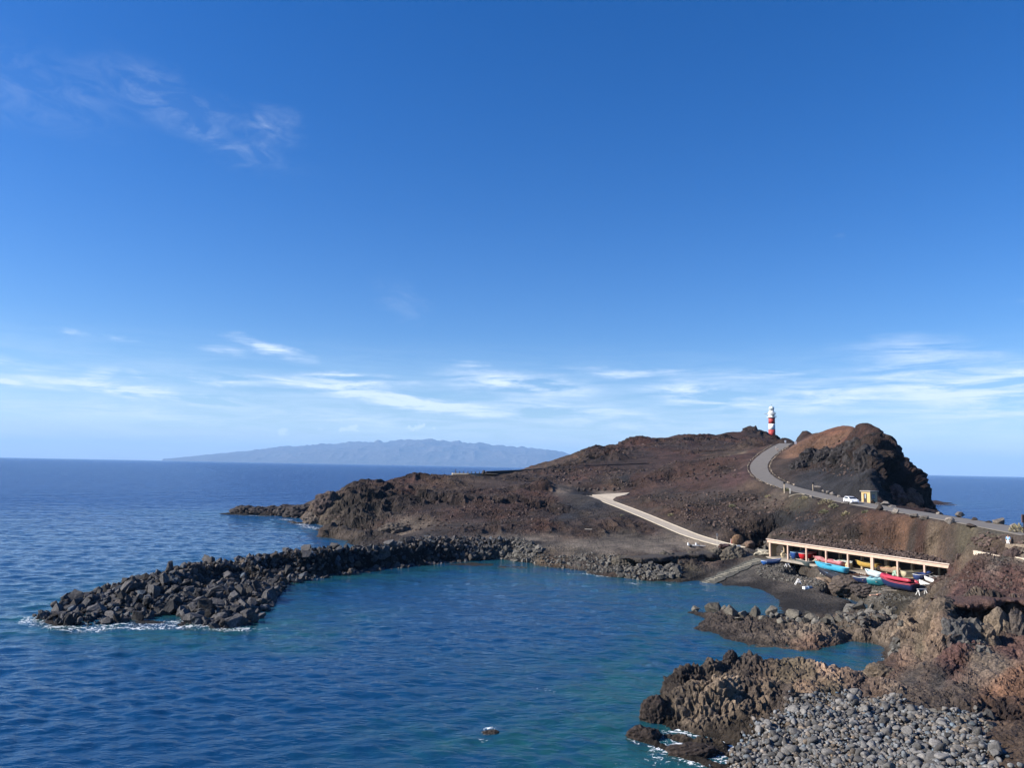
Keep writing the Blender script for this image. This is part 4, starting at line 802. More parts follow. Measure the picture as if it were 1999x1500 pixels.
rubble('grey_rubble', [
  ([(940,1068),(1040,1066),(1060,1080),(1030,1098),(960,1092),(900,1092)], 900, .36, .5),
  ([(1035,1092),(1130,1086),(1230,1092),(1240,1130),(1150,1120),(1050,1112)], 900, .20, .6),
  ([(1190,1118),(1330,1110),(1330,1130),(1240,1136)], 520, .45, .4), ([(1000,1052),(1040,1060),(1060,1078),(960,1070)], 200, .3, .4),
  ([(1470,1100),(1600,1118),(1740,1160),(1790,1168),(1730,1182),(1600,1150),(1480,1128)], 3300, .11, .6),
  ([(1480,1070),(1500,1066),(1500,1086),(1478,1084)], 150, .3, .5),
  ([(1690,1190),(1750,1180),(1760,1240),(1700,1238),(1600,1225),(1500,1215),(1500,1203),(1600,1208)], 260, .42, .5),
  ([(1740,1290),(1760,1262),(1745,1262)], 60, .4, .4), ([(1840,1260),(1930,1260),(1935,1285),(1850,1285)], 110, .2, .5), ([(1780,1400),(1930,1390),(1940,1440),(1860,1440)], 160, .22, .5)],
  (.085, .08, .07), .5, 'loose grey stones along the shore')
# ------------------------------------------------------------------ roads and paths
def ribbon(name, P_, hw, m, dz=.0, mb=None, jitter=0.0):
    Lf, Rt = offs(P_, hw), offs(P_, -hw); n = len(P_)
    if jitter:
        for E, sg in ((Lf, 1), (Rt, -1)):
            j = rng.uniform(-jitter, jitter, n)[:, None]; E[:, :2] += (E[:, :2]-P_[:, :2])/hw*j
    V = []; F_ = []
    for i in range(n):
        for E in (Lf, Rt): V.append((E[i, 0], E[i, 1], P_[i, 2]+dz))
        for E in (Lf, Rt): V.append((E[i, 0], E[i, 1], P_[i, 2]+dz-.16))
    for i in range(n-1):
        a = 4*i; b = a+4; F_ += [(a, a+1, b+1, b), (a+1, a+3, b+3, b+1), (a+2, a, b, b+2)]
    mbx = MB().add(V, F_); o = mbx.obj(name, m); o['kind'] = 'structure'; return o
M_ROAD = pmat('road_asphalt', (.145, .132, .116), .9, .14, .6, .3, dist=.02)
M_CONC = pmat('pale_concrete', (.36, .31, .24), .9, .16, .8, .5, dist=.03)
M_CONC2 = pmat('light_kerb', (.42, .37, .29), .9, .2, 1.5, .4)
ribbon('road', ROAD, 2.9, M_ROAD, 0, jitter=.12)
ribbon('path', PATH, 2.0, M_CONC, 0, jitter=.08)
for sg in (1, -1):
    E = offs(PATH, sg*2.0); ribbon('path_edging', E, .15, M_CONC2, .12)
apr = np.array([D(1150,968,276), D(1165,968,274), D(1188,969,271), D(1225,966,274)]); 
tri = [hit(*q) for q in ((1156,967.5),(1190,965.5),(1229,963),(1222,967),(1203,971.5),(1196,977),(1202,983),(1190,982))]
V = [(a, b, c+.16) for a, b, c in tri]+[(a, b, c-.2) for a, b, c in tri]; n = len(tri)
MB().add(V, [tuple(range(n))[::-1]]+[(i, (i+1) % n, n+(i+1) % n, n+i) for i in range(n)]).obj('path', M_CONC)['kind'] = 'structure'
ribbon('path', spline([Z(1325,1048,3.9), Z(1375,1059,3.7), Z(1425,1069,3.4)], 14), 1.3, M_CONC, .06)
ribbon('trail', TRAIL, .8, pmat('dark_trail', (.12, .10, .085), .95), .0)
ribbon('slipway', SLIP, 1.5, pmat('slipway_concrete', (.07, .067, .052), .85, .35, 1.5, .8), .02, jitter=.3)
M_SLEEP = pmat('bleached_timber', (.24, .225, .18), .9, .2, 2)
i = 0
for k in range(1, 25):
    w_ = rng.uniform(.3, .8); p, q = offs(SLIP, w_)[k]+rng.uniform(-.3, .3, 3)*[1, 1, 0], offs(SLIP, -rng.uniform(.4, .9))[k]
    o = MB().tube([(p[0], p[1], p[2]+.06), (q[0], q[1], q[2]+.06)], .07, 6).obj('slipway_sleeper', M_SLEEP)
    tagm(o, 'bleached timber sleeper laid across the boat slipway', 'sleeper', 'timber sleepers across the slipway')

# retaining wall under the coastal trail
def wallline(P_, h, w, m, off=0.0, base=.6):
    E1, E2 = offs(P_, off-w/2), offs(P_, off+w/2); n = len(P_); V = []; F_ = []
    for i in range(n):
        for E, z in ((E1, P_[i, 2]-base), (E1, P_[i, 2]+h), (E2, P_[i, 2]+h), (E2, P_[i, 2]-base)): V.append((E[i, 0], E[i, 1], z+(rng.uniform(-.05, .05) if z > P_[i, 2] else 0)))
    for i in range(n-1):
        a = 4*i; b = a+4
        for k in range(4): F_.append((a+k, a+(k+1) % 4, b+(k+1) % 4, b+k))
    F_ += [(3, 2, 1, 0), (4*n-4, 4*n-3, 4*n-2, 4*n-1)]
    return MB().add(V, F_)
M_DWALL = rock_mat('dark_wall_stone', (.05, .042, .038), scale=2)
tagm(wallline(TRAIL, .35, .5, M_DWALL, off=(-1.2 if offs(TRAIL, -1.2)[5, 1] < TRAIL[5, 1] else 1.2)).obj('stone_wall', M_DWALL), 'long low dark stone wall edging the trail across the headland ridge', 'wall')
W2 = spline([D(1560,911,300), D(1590,907,303)], 4)
tr2 = spline([D(1418,908,312), D(1452,905,318)], 8); tagm(wallline(tr2, .9, .5, M_DWALL, 0).obj('stone_wall', M_DWALL), 'short dark stone wall right of the reddish mound, left of the road bend', 'wall')

# viewpoint platform
vp = [D(880, 926, 335), D(884, 926, 333), D(915, 927, 331), D(946, 924.5, 336)]
zt = vp[0][2]+.5
M_VW = rock_mat('pale_wall_stone', (.30, .265, .20), scale=1.6, bumpd=.15)
mb = MB()
for (a, b, h0, h1) in (((vp[0][0], 340), (vp[1][0], 333), -2.6, -2.4), ((vp[1][0], 333), (vp[2][0], 331), -2.6, -2.4), ((vp[2][0], 331), (vp[3][0]+1, 337), -2.4, -.4)):
    ax, ay = a; bx, by = b; tx, ty = bx-ax, by-ay; l = math.hypot(tx, ty); nx, ny = -ty/l*.55, tx/l*.55
    V = [(ax, ay, zt+h0), (bx, by, zt+h1), (bx+nx, by+ny, zt+h1), (ax+nx, ay+ny, zt+h0), (ax, ay, zt), (bx, by, zt-.05), (bx+nx, by+ny, zt-.05), (ax+nx, ay+ny, zt)]
    mb.add(V, [(0,3,2,1),(4,5,6,7),(0,1,5,4),(1,2,6,5),(2,3,7,6),(3,0,4,7)])
t = thing('viewpoint_terrace', 'pale stone terrace wall at the end of the trail on the headland', 'terrace', (0, 0, 0))
mb.obj('wall', M_VW, t)
MB().add([(vp[1][0]+.1, 333.6, zt-.12), (vp[2][0], 331.7, zt-.14), (vp[3][0]+6, 338, zt-.14), (vp[3][0]+4, 343, zt-.1), (vp[0][0], 342, zt-.1)], [(0, 1, 2, 3, 4)]).obj('deck', pmat('terrace_gravel', (.34, .30, .23), .95), t)
for i, (px, kind) in enumerate([(889.5, 1), (897.3, 0), (905.2, 0), (913.3, 0), (920.7, 0), (928.3, 0), (936, 0)]):
    p = D(px, 922, 334.5); h = 1.9 if kind else 1.0; r = .22
    prof = [(r*1.3, 0), (r*1.35, h*.16), (r*.9, h*.35), (r*1.05 if i % 2 else r*.7, h*.5), (r*.55, h*.66), (r*.75 if i % 3 else r*.4, h*.85), (r*.25, h)]
    o = MB().lathe(prof, 8).obj('stone_bollard', M_DWALL, loc=(p[0], p[1], zt-.1))
    if kind: tagm(o, 'tallest dark post on the viewpoint terrace, at its left end', 'bollard')
    else: tagm(o, 'small dark post standing in a row on the viewpoint terrace', 'bollard', 'short dark posts on the viewpoint terrace')
V, F_ = rock_shape(901, 3, 12, .8, 1, .05, (1, .8, 1.25), soft=1); p = D(944.5, 921.5, 334)
tagm(put('round_boulder', build_mesh('round_boulder', V, F_, M_DWALL, True), loc=(p[0], p[1], zt+.55), scale=.72), 'upright rounded dark boulder at the right end of the viewpoint terrace', 'boulder')

# ------------------------------------------------------------------ lighthouse
def lighthouse():
    d0 = 500.0; top = D(1506, 791, d0); base = D(1506, 851, d0); x, y = top[0], d0; zb = base[2]-1.0; H = top[2]-zb
    t = thing('lighthouse', 'tall red and white banded lighthouse on the ridge crest', 'lighthouse', (x, y, zb))
    W = pmat('white_tower_paint', (.80, .80, .77), .6, .04); Rd = pmat('red_band_paint', (.36, .045, .04), .6, .08); G_ = pmat('grey_green_paint', (.42, .50, .48), .5, .05); Gl = pmat('lantern_glass', (.10, .14, .15), .08, 0, spec=.8); Dk = pmat('dark_window', (.015, .017, .02), .3)
    s = 500/1500.; r = 2.05
    def zz(py): return D(1506, py, d0)[2]-zb
    y1, y2, y3, y4 = zz(839.5), zz(828), zz(816.5), zz(809)
    MB().lathe([(r*1.06, 0), (r*1.04, y1)], 32).obj('red_band', Rd, t, True)
    MB().lathe([(r*1.035, y1+.003), (r*1.0, y2-.003)], 32).obj('tower', W, t, True)
    MB().lathe([(r, y2), (r*.98, y3)], 32).obj('red_band', Rd, t, True)
    g = MB().lathe([(r*.98, y3+.003), (r*1.45, y3+.25), (r*1.45, y3+.5), (r*.97, y3+.52), (r*.97, y4-.3), (r*1.35, y4-.05), (r*1.35, y4+.2), (r*1.02, y4+.22)], 32).obj('gallery', W, t, False)
    for zr, rr in ((y3+.5, r*1.42), (y4+.2, r*1.32)):
        m = MB(); n = 16
        for k in range(n): a = 2*math.pi*k/n; m.tube([(rr*math.cos(a), rr*math.sin(a), zr), (rr*math.cos(a), rr*math.sin(a), zr+1.0)], .045, 4)
        for hh in (.5, 1.0): m.tube([(rr*math.cos(2*math.pi*k/24), rr*math.sin(2*math.pi*k/24), zr+hh) for k in range(25)], .045, 4)
        m.obj('railing', G_, g)
    yl = zz(801.5)
    MB().lathe([(r*.98, y4+.22), (r*.98, y4+1.3), (r*.72, y4+2.0)], 24).obj('lantern_base', W, t, True)
    MB().lathe([(r*.70, y4+2.0), (r*.70, zz(798.5))], 16).obj('lantern_room', Gl, t, False)
    m = MB()
    for k in range(8): a = 2*math.pi*k/8; m.tube([(r*.72*math.cos(a), r*.72*math.sin(a), y4+1.9), (r*.72*math.cos(a), r*.72*math.sin(a), zz(798.5))], .09, 5)
    m.lathe([(r*.76, y4+2.8), (r*.76, y4+3.0)], 16); m.obj('lantern_frame', W, t)
    zd = zz(798.5); zt_ = zz(793.5)
    MB().lathe([(r*.86, zd), (r*.86, zd+.12)]+[(r*.84*math.cos(a), zd+.12+(zt_-zd-.1)*math.sin(a)) for a in np.linspace(0, 1.35, 8)]+[(.2, zt_), (.2, zt_+.35), (.05, zt_+.4)], 24).obj('dome', pmat('dome_metal', (.55, .62, .58), .45, .05), t, True)
    MB().tube([(0, 0, zt_+.3), (0, 0, zz(789.5))], .06, 5).lathe([(.16, 0), (.22, .15), (.12, .35)], 8, (0, 0, zt_+.4)).obj('finial', Dk, t)
    m = MB().tube([(-r*.9, 0, y4+.1), (-r*2.35, 0, y4+.12)], .12, 5); m.box(-r*2.4, -r*1.9, -.35, .35, y4-.05, y4+.15); m.tube([(-r*1.2, 0, y4+1.1), (-r*2.0, 0, y4+.15)], .06, 4); m.obj('bracket', G_, t)
    m = MB()
    m.box(.25, .95, -r-.02, -r+.4, (y1+y2)/2+.4, (y1+y2)/2+1.1)
    m.obj('window', Dk, t)
    MB().box(-.15, .75, -r*.99, -r*.8, y3+.55, y3+2.5).obj('door', Dk, t)
lighthouse()

# ------------------------------------------------------------------ boat shelter
def shelter():
    e3, n3 = Vector((GE[0], GE[1], 0)), Vector((GN[0], GN[1], 0)); M = Matrix(((e3.x, n3.x, 0, GA[0]), (e3.y, n3.y, 0, GA[1]), (0, 0, 1, 0), (0, 0, 0, 1)))
    t = thing('boat_shelter', 'long open concrete boat shelter with pink posts below the slope', 'boat shelter', (0, 0, 0)); t.matrix_world = M
    pk = pmat('pink_painted_concrete', (.48, .34, .26), .85, .14, 1.5, .2); tn = pmat('ochre_concrete', (.36, .28, .18), .9, .15, 1.2, .3); dk = pmat('shade_dark_wall', (.05, .045, .04), .95, .2, .8)  # back wall colour made dark to carry the shade inside the bays
    fl = pmat('shelter_floor', (.26, .23, .19), .9, .2, 1, .3); rf = rock_mat('roof_cinder', (.07, .05, .042), scale=2, bumpd=.1)
    z0, z1 = 3.0, 6.4; L_ = GLEN-.2
    MB().box(-.15, L_, -.15, .25, z1-.62, z1-.02, bev=.03).obj('fascia', pk, t)
    MB().box(-.25, L_, -.35, .10, z1-.017, z1+.12, bev=.02).obj('coping', pmat('pale_coping', (.52, .42, .34), .9, .12, 3), t)
    MB().box(-.15, L_, .253, 6.9, z1-.55, z1-.03).obj('roof_slab', tn, t)
    MB().box(-.15, L_, .12, 7.0, z1-.027, z1+.04).obj('roof_covering', rf, t)
    def tpos(px):
        d = pxdir(px, 1100); k = d[0]/d[1]; return (GA[0]-k*GA[1])/(k*GE[1]-GE[0])
    tp = [tpos(q) for q in (1504, 1538.5, 1574.5, 1613, 1655.5, 1702.5, 1752, 1804.5, 1862)]
    for i, q in enumerate(tp):
        w = .62 if i == 5 else .33; MB().box(q-w/2, q+w/2, -.10, .22, z0-.5, z1-.623, bev=.02).obj('post', pk, t)
        if i > 0:
            MB().box(q-w*.55, q+w*.55, 3.1, 3.55, z0-.5, z1-.553).obj('inner_post', tn, t)
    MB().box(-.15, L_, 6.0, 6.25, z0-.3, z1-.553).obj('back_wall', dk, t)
    m = MB(); m.box(-.12, .12, .24, 1.9, z0-.3, z1-.553)
    for k in range(8):
        a0, a1 = math.pi*k/8, math.pi*(k+1)/8; ya, yb = 2.9-1.0*math.cos(a0), 2.9-1.0*math.cos(a1); za, zb = z0+1.5+.75*math.sin(a0), z0+1.5+.75*math.sin(a1)
        V = [(-.12, ya, za), (-.12, yb, zb), (-.12, yb, z1-.553), (-.12, ya, z1-.553), (.12, ya, za), (.12, yb, zb), (.12, yb, z1-.553), (.12, ya, z1-.553)]
        m.add(V, [(0, 3, 2, 1), (4, 5, 6, 7), (0, 1, 5, 4), (2, 3, 7, 6)])
    m.box(-.12, .12, 3.9, 6.0, z0-.3, z1-.553); m.obj('end_wall', tn, t)
    MB().box(L_-.3, L_, .24, 6.0, z0-.3, z1-.553).obj('end_wall', tn, t)
    MB().box(-.2, L_, -.5, 6.3, z0-.4, z0+.03).obj('floor', fl, t)
    return t, tp
SHT, TP = shelter()

# ------------------------------------------------------------------ boats
def hull_mb(Ln, W, H, inner=True, bow=1.0, n=16):
    m = MB(); k = 7; V = []
    def rib(i, s):
        x = -Ln/2+Ln*i/n; u = i/n; w = W/2*(1-max(0, (u-.45)/.55)**2.2*bow)*(0.80+.20*min(1, u/.3)); w = max(w, .015)
        sheer = H*(1+.32*u**2.5+.06*(1-u)**2); kz = H*.42*max(0, (u-.7)/.3)**2
        return [(x+(.10*Ln*max(0, u-.85)/.15*(a/(k-1))), s*w*math.sin(a/(k-1)*math.pi/2)**.75, kz+(sheer-kz)*(1-math.cos(a/(k-1)*math.pi/2))**.8) for a in range(k)]
    for s in (1, -1):
        st = len(V)
        for i in range(n+1): V += rib(i, s)
        for i in range(n):
            for a in range(k-1):
                q = (st+i*k+a, st+(i+1)*k+a, st+(i+1)*k+a+1, st+i*k+a+1); m.f.append(q if s < 0 else q[::-1])
    m.v = V; st2 = (n+1)*k; m.f.append(tuple([a for a in range(k-1, -1, -1)]+[st2+a for a in range(1, k)]))
    rim = [V[i*k+k-1] for i in range(n+1)]; rim2 = [V[st2+i*k+k-1] for i in range(n+1)]
    return m, rim, rim2
def place(pa, pb, z=None):
    a = Vector(hit(*pa)) if z is None else Vector(Z(pa[0], pa[1], z)); b = Vector(hit(*pb)) if z is None else Vector(Z(pb[0], pb[1], z))
    c = (a+b)/2; return c, math.atan2(b.y-a.y, b.x-a.x), (b-a).length
def boat(label, pa, pb, hc, W=1.7, H=.75, rimc=(.5, .5, .48), inc=None, z=None, deck=None, cover=None, cat='boat', group=None, lift=.1, flip=False, L_=None, seats=2, stripe=None, name='rowing_boat', roll=0, dpt=None, yaw=None):
    if dpt is None: c, yw, ln_ = place(pa, pb, z)
    else: a = Vector(D(pa[0], pa[1], dpt[0])); b = Vector(D(pb[0], pb[1], dpt[1])); c = (a+b)/2; yw = math.atan2(b.y-a.y, b.x-a.x); ln_ = (b-a).length
    if yaw is not None: yw = yaw
    ln_ = L_ or ln_
    if flip: yw += math.pi
    t = thing(name, label, cat, (c.x, c.y, c.z+lift), group=group, rot=(roll, 0, yw))
    m, r1, r2 = hull_mb(ln_, W, H); pm = pmat('hull_paint', hc, .45, .12, 2, .1)
    h = m.obj('hull', pm, t, True)
    inn, _, _ = hull_mb(ln_*.96, W*.93, H*.98); inn.v = [(x, y, z_+.05) for x, y, z_ in inn.v]; inn.f = [q[::-1] for q in inn.f]
    inn.obj('inner_lining', pmat('lining_paint', inc or tuple(.7*q+.08 for q in hc), .6, .15), t, True)
    g = MB(); g.tube([(x, y, z_+.02) for x, y, z_ in r1], .045, 6); g.tube([(x, y, z_+.02) for x, y, z_ in r2], .045, 6); g.tube([r1[0], r2[0]], .045, 6)
    g.obj('gunwale', pmat('rim_paint', rimc, .5, .1), t, True)
    for s in range(seats):
        x = (-.22+.40*s)*ln_; MB().box(x-.12, x+.12, -W*.44, W*.44, H*.70, H*.76).obj('seat', pmat('bench_wood', (.30, .22, .14), .7), t)
    if stripe: 
        m2, s1, s2 = hull_mb(ln_*1.004, W*1.01, H); 
        g = MB()
        for E in (s1, s2): g.tube([(x, y*1.0, z_-.14) for x, y, z_ in E], .05, 5)
        g.obj('stripe', pmat('stripe_paint', stripe, .5), t)
    if deck:
        g = MB(); n = len(r1); V = [r1[i] for i in range(n//2+2, n)]+[r2[i] for i in range(n-1, n//2+1, -1)]; g.add([(x, y, z_+.015) for x, y, z_ in V], [tuple(range(len(V)))]); g.obj('foredeck', pmat('deck_paint', deck, .5), t)
    if cover:
        V = []; n = len(r1); q = 6
        for i in range(n):
            for a in range(q+1):
                f = a/q; x = r1[i][0]; y = r1[i][1]*(1-f)+r2[i][1]*f; zc = r1[i][2]+.34*math.sin(math.pi*f)*(.6+.4*math.sin(i*1.1))+rng.uniform(-.035, .035)
                V.append((x, y*1.05, zc+(0 if 0 < a < q else -.16)))
        F_ = [(i*(q+1)+a, i*(q+1)+a+1, (i+1)*(q+1)+a+1, (i+1)*(q+1)+a) for i in range(n-1) for a in range(q)]
        MB().add(V, F_).obj('cover', pmat('tarp', cover, .6, .2, 2.5, .5), t)
    return t
def trestle(label, px, py, col=(.75, .74, .70), s=1.0, yaw=.6, group=None):
    x, y, z = hit(px, py); t = thing('trestle', label, 'trestle', (x, y, z), yaw, group); m = pmat('trestle_paint', col, .7, .1)
    MB().box(-.55*s, .55*s, -.05, .05, .55*s, .65*s).obj('beam', m, t)
    for sx in (-1, 1):
        for sy in (-1, 1): MB().tube([(sx*.4*s, 0, .58*s), (sx*.5*s, sy*.28*s, 0)], .05, 5).obj('leg', m, t)
    return t
boat('small blue dinghy with pale rim, leftmost boat beside the slipway', (1491,1107), (1522,1099), (.02,.09,.30), 1.5, .65, (.55,.60,.65), flip=False, seats=2, stripe=(.25,.5,.75))
boat('long dark grey boat on trestles in front of the first two shelter bays', (1531,1100), (1583,1110), (.065,.085,.085), 2.3, 1.15, (.40,.36,.32), lift=.35, seats=3, flip=True, inc=(.12,.11,.10))
boat('pink covered boat propped behind the bright sky blue one', (1592,1101), (1646,1113), (.36,.13,.14), 1.7, .6, (.42,.2,.2), cover=(.42,.17,.18), lift=.5, flip=True)
boat('bright sky blue boat on a white trestle before the third shelter post', (1596,1112), (1652,1124), (.05,.33,.50), 1.8, .85, (.08,.40,.56), inc=(.05,.26,.38), deck=(.05,.34,.5), lift=.25, flip=True)
boat('long boat under a black tarpaulin with a light blue bow behind the brown rock', (1602,1134), (1668,1139), (.010,.014,.03), 2.0, .85, (.05,.05,.06), cover=(.022,.024,.026), deck=(.25,.5,.8), flip=True, lift=.15)
boat('dark navy boat with a pale rim between the tarpaulin boat and the teal one', (1672,1140), (1702,1144), (.012,.022,.065), 1.8, .85, (.45,.45,.42), inc=(.06,.07,.08), lift=.15)
boat('white and pale blue boat lying across in front of the wide shelter post', (1692,1127), (1720,1135), (.55,.66,.70), 1.7, .7, (.72,.74,.74), inc=(.30,.45,.50), lift=.35, flip=True)
boat('teal boat half under a pale net, left of the red inflatable', (1698,1146), (1726,1147), (.02,.16,.19), 1.9, .95, (.3,.5,.5), cover=(.18,.36,.38), lift=.15)
boat('navy blue boat with red keel carrying the red inflatable', (1725,1150), (1787,1158), (.012,.022,.07), 2.2, 1.1, (.42,.06,.07), stripe=(.35,.05,.06), lift=.2, inc=(.03,.03,.08), flip=True, seats=1)
boat('white boat tipped on its side right of the red inflatable', (1794,1146), (1822,1156), (.72,.72,.70), 1.4, .6, (.6,.6,.6), inc=(.45,.45,.44), lift=.25, z=2.7, roll=.35, flip=True)
boat('white boat at the far right end close to the red-brown slope', (1803,1137), (1826,1146), (.70,.71,.70), 1.4, .6, (.3,.3,.32), inc=(.12,.12,.13), lift=.35, z=3.1, roll=.3, flip=True)
# boats under the roof
def inshed(i, f, n): q = TP[i]*(1-f)+TP[i+1]*f; p = G(q, n, 3.05); return p
def shedboat(label, i, f, n, ln_, yawd, hc, **kw):
    p = inshed(i, f, n); yw = math.atan2(GE[1], GE[0])+R(yawd)
    t = boat(label, (1600, 1110), (1620, 1110), hc, L_=ln_, z=3.0, yaw=yw, **kw); t.location = (p[0], p[1], 3.05+kw.get('lift', .3)); return t
shedboat('bright red boat stored under the roof in the second bay', 1, .75, 1.7, 4.2, 100, (.45,.015,.02), W=1.6, H=1.0, rimc=(.5,.5,.5), lift=.55)
shedboat('dark blue boat beside the red one under the shelter roof', 1, .25, 1.9, 4.0, 95, (.015,.05,.18), W=1.5, H=1.2, rimc=(.3,.5,.7), lift=.25)
shedboat('white boat with green inside half out of the fourth bay', 3, .3, 1.5, 4.2, 20, (.60,.62,.58), W=1.5, H=.7, rimc=(.7,.72,.65), inc=(.10,.16,.10), lift=.35)
shedboat('yellow ochre boat under the roof in the fifth bay', 4, .5, 1.8, 4.3, 5, (.42,.27,.06), W=1.7, H=.8, rimc=(.5,.36,.12), lift=.65, inc=(.3,.2,.06), flip=True)
shedboat('cream boat with its stern toward the beach in the seventh bay', 6, .3, 1.9, 4.0, 75, (.52,.46,.30), W=1.6, H=.9, rimc=(.4,.35,.25), lift=.3)
shedboat('boat under a dark blue cover at the last but one bay', 7, -.05, .2, 3.8, 95, (.03,.05,.14), W=1.6, H=.8, rimc=(.6,.6,.6), cover=(.012,.03,.11), lift=.45)
shedboat('grey boat under the roof in the last bay on the right', 7, .5, .9, 3.8, 15, (.20,.20,.20), W=1.5, H=.7, rimc=(.35,.35,.35), inc=(.1,.1,.1), lift=.4)
shedboat('low boat with dull red stripes under the roof in the sixth bay', 5, .35, 1.8, 3.8, 0, (.36,.26,.18), W=1.6, H=.7, rimc=(.4,.15,.1), lift=.4, cover=(.30,.22,.13))
# inflatable on top of the navy boat
def inflatable():
    a, b = Vector(hit(1724,1148)), Vector(hit(1787,1156)); c = (a+b)/2; yw = math.atan2(b.y-a.y, b.x-a.x); ln_ = (b-a).length*.98
    t = thing('inflatable_boat', 'red inflatable boat resting on top of the navy blue boat', 'inflatable boat', (c.x, c.y, c.z+1.5), rot=(.16, 0, yw+math.pi))
    rd = pmat('red_rubber', (.38, .035, .06), .4, .08); P_ = []
    for s in (1, -1):
        q = [(-ln_/2+ln_*.8*i/10, s*.72, .05) for i in range(11)]+[(ln_*.3+ln_*.2*math.sin(u), s*.72*math.cos(u), .05+.25*math.sin(u)) for u in np.linspace(.2, 1.5, 8)]
        MB().tube(q, [.10, .27]+[.29]*(len(q)-2), 14).obj('side_tube', rd, t, True)
    MB().box(-ln_*.42, ln_*.36, -.55, .55, -.12, -.05).obj('floor', pmat('grey_floor', (.12, .12, .12), .7), t)
    MB().box(-ln_*.40, -ln_*.38, -.50, .50, -.04, .32).obj('transom', pmat('transom_board', (.10, .05, .05), .6), t)
    MB().tube([(.1, -.6, .22), (.1, .6, .22)], .16, 10).obj('seat', pmat('dark_red_rubber', (.22, .02, .03), .5), t, True)
inflatable()
trestle('white trestle under the left end of the dark grey boat', 1537, 1108, group=None, s=1.0)
trestle('white trestle under the middle of the dark grey boat', 1554, 1112, s=1.1)
trestle('wide white trestle under the sky blue boat', 1612, 1124, s=1.6, yaw=.1)
trestle('white trestle standing under the boats at the far right', 1800, 1163, s=1.4, yaw=.2)

# ------------------------------------------------------------------ overhanging rock ledges
def ledge(pts_, out, back, thick, col, seed, sag=.0):
    P_ = spline(pts_, 150); T = np.gradient(P_[:, :2], axis=0); T /= np.linalg.norm(T, axis=1)[:, None]; Nn = np.stack([T[:, 1], -T[:, 0]], 1)
    if Nn[70, 1] > 0: Nn = -Nn                       # towards the open side
    m = 26; V = []; F_ = []
    for i in range(len(P_)):
        e = math.sin(math.pi*min(1, max(0, i/(len(P_)-1))))**.35; j = float(vnoise(np.array([[i*.11, seed, 0.]], np.float32), 3)[0]); j2 = float(vnoise(np.array([[i*.05, seed+7, 0.]], np.float32), 4)[0]); w = out*(.45+.55*e+.7*j)*(.7 if e < .6 else 1); th = thick*(.5+.5*e)*(1+.6*j2)
        for k in range(m):
            a = 2*math.pi*k/m; cx = math.copysign(abs(math.cos(a))**.6, math.cos(a)); cz = math.copysign(abs(math.sin(a))**.7, math.sin(a))
            o_ = (w+back)/2*cx+(w-back)/2; V.append((P_[i, 0]+Nn[i, 0]*o_, P_[i, 1]+Nn[i, 1]*o_, P_[i, 2]-th/2+th/2*cz*(1.0 if cz > 0 else 1.25)))
    V = np.array(V); p = V.astype(np.float32)
    n = .55*vnoise(p/2.6, seed)+.35*(1-2*np.abs(vnoise(p/1.3, seed+1)))+.3*(.6-worley(p/1.1, seed)[0])+.12*vnoise(p/.4, seed+3)
    c = np.repeat(P_, m, 0); dv_ = V-c; dv_[:, 2] *= .6; l = np.linalg.norm(dv_, axis=1)[:, None]+.3; V = V+dv_/l*n[:, None]*.75
    for i in range(len(P_)-1):
        for k in range(m): F_.append((i*m+k, i*m+(k+1) % m, (i+1)*m+(k+1) % m, (i+1)*m+k))
    o = put('rock_ledge', build_mesh('rock_ledge', V, np.array(F_), rock_mat('ledge_rock', col, scale=1.8, bumpd=.2), False), kind='structure'); return o
ledge([Z(1215,1088.5,2.85),Z(1240,1088,3.05),Z(1320,1083,3.15),Z(1387,1078,3.25),Z(1440,1075.5,3.3),Z(1455,1079,3.1)], 1.3, 3.0, .9, (.055,.047,.040), 5)
ledge([D(1858,1176,86.6),D(1880,1173,87),D(1915,1165,87),D(1960,1168,86.6),D(2005,1170,86),D(2080,1172,85)], 1.0, 3.0, .9, (.075,.045,.038), 9)
# ------------------------------------------------------------------ odds and ends on the beach
def lump(name, label, cat, px, py, w, hgt, col, seed=1, ncut=12, soft=1, rough=.15, dep=.8, group=None, sub=3, bumpd=.08, dzz=0, m=None, loc=None):
    x, y, z = loc or hit(px, py); V, F_ = rock_shape(seed, sub, ncut, .65, 1, rough, (1, dep, hgt/w*1.15), soft=soft)
    o = put(name, build_mesh(name, V, F_, m or rock_mat(name+'_m', col, scale=1.6, bumpd=bumpd), False), loc=(x, y, z+hgt*.38+dzz), rot=(0, 0, rng.uniform(-.5, .5)), scale=w/2)
    return tagm(o, label, cat, group)
def crag(name, label, px, py, w, hgt, col, seed, dep=.7, rough=.9):
    x, y, z = hit(px, py); V, F_ = ICO[4]; V = V*np.array([1, dep, 1.0]); p = (V*3.0+seed).astype(np.float32)
    n = .20*vnoise(p*.6, 3)+.16*(1-2*np.abs(vnoise(p*1.3, 4)))+.12*(.6-worley(p*1.6, 2)[0])+.07*(1-2*np.abs(vnoise(p*3.2, 5)))+.03*vnoise(p*7, 6)
    V = V*(1+n*rough)[:, None]; V[:, 2] *= hgt/(w/2)*.85
    o = put(name, build_mesh(name, V, F_, rock_mat(name+'_m', col, scale=2.2, bumpd=.12), False), loc=(x, y, z+.05), scale=w/2); return tagm(o, label, 'rock')
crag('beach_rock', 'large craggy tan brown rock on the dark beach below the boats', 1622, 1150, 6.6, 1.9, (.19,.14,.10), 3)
crag('beach_rock', 'darker part of the rocks right of the large tan beach rock', 1655, 1149, 5.6, 1.9, (.07,.055,.045), 8)
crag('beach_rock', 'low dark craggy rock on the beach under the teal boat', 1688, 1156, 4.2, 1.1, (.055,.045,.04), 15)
crag('red_rock', 'reddish brown knob of rock at the foot of the black bluff, left one', 1745, 970, 6.5, 3.2, (.13,.06,.045), 21, .8)
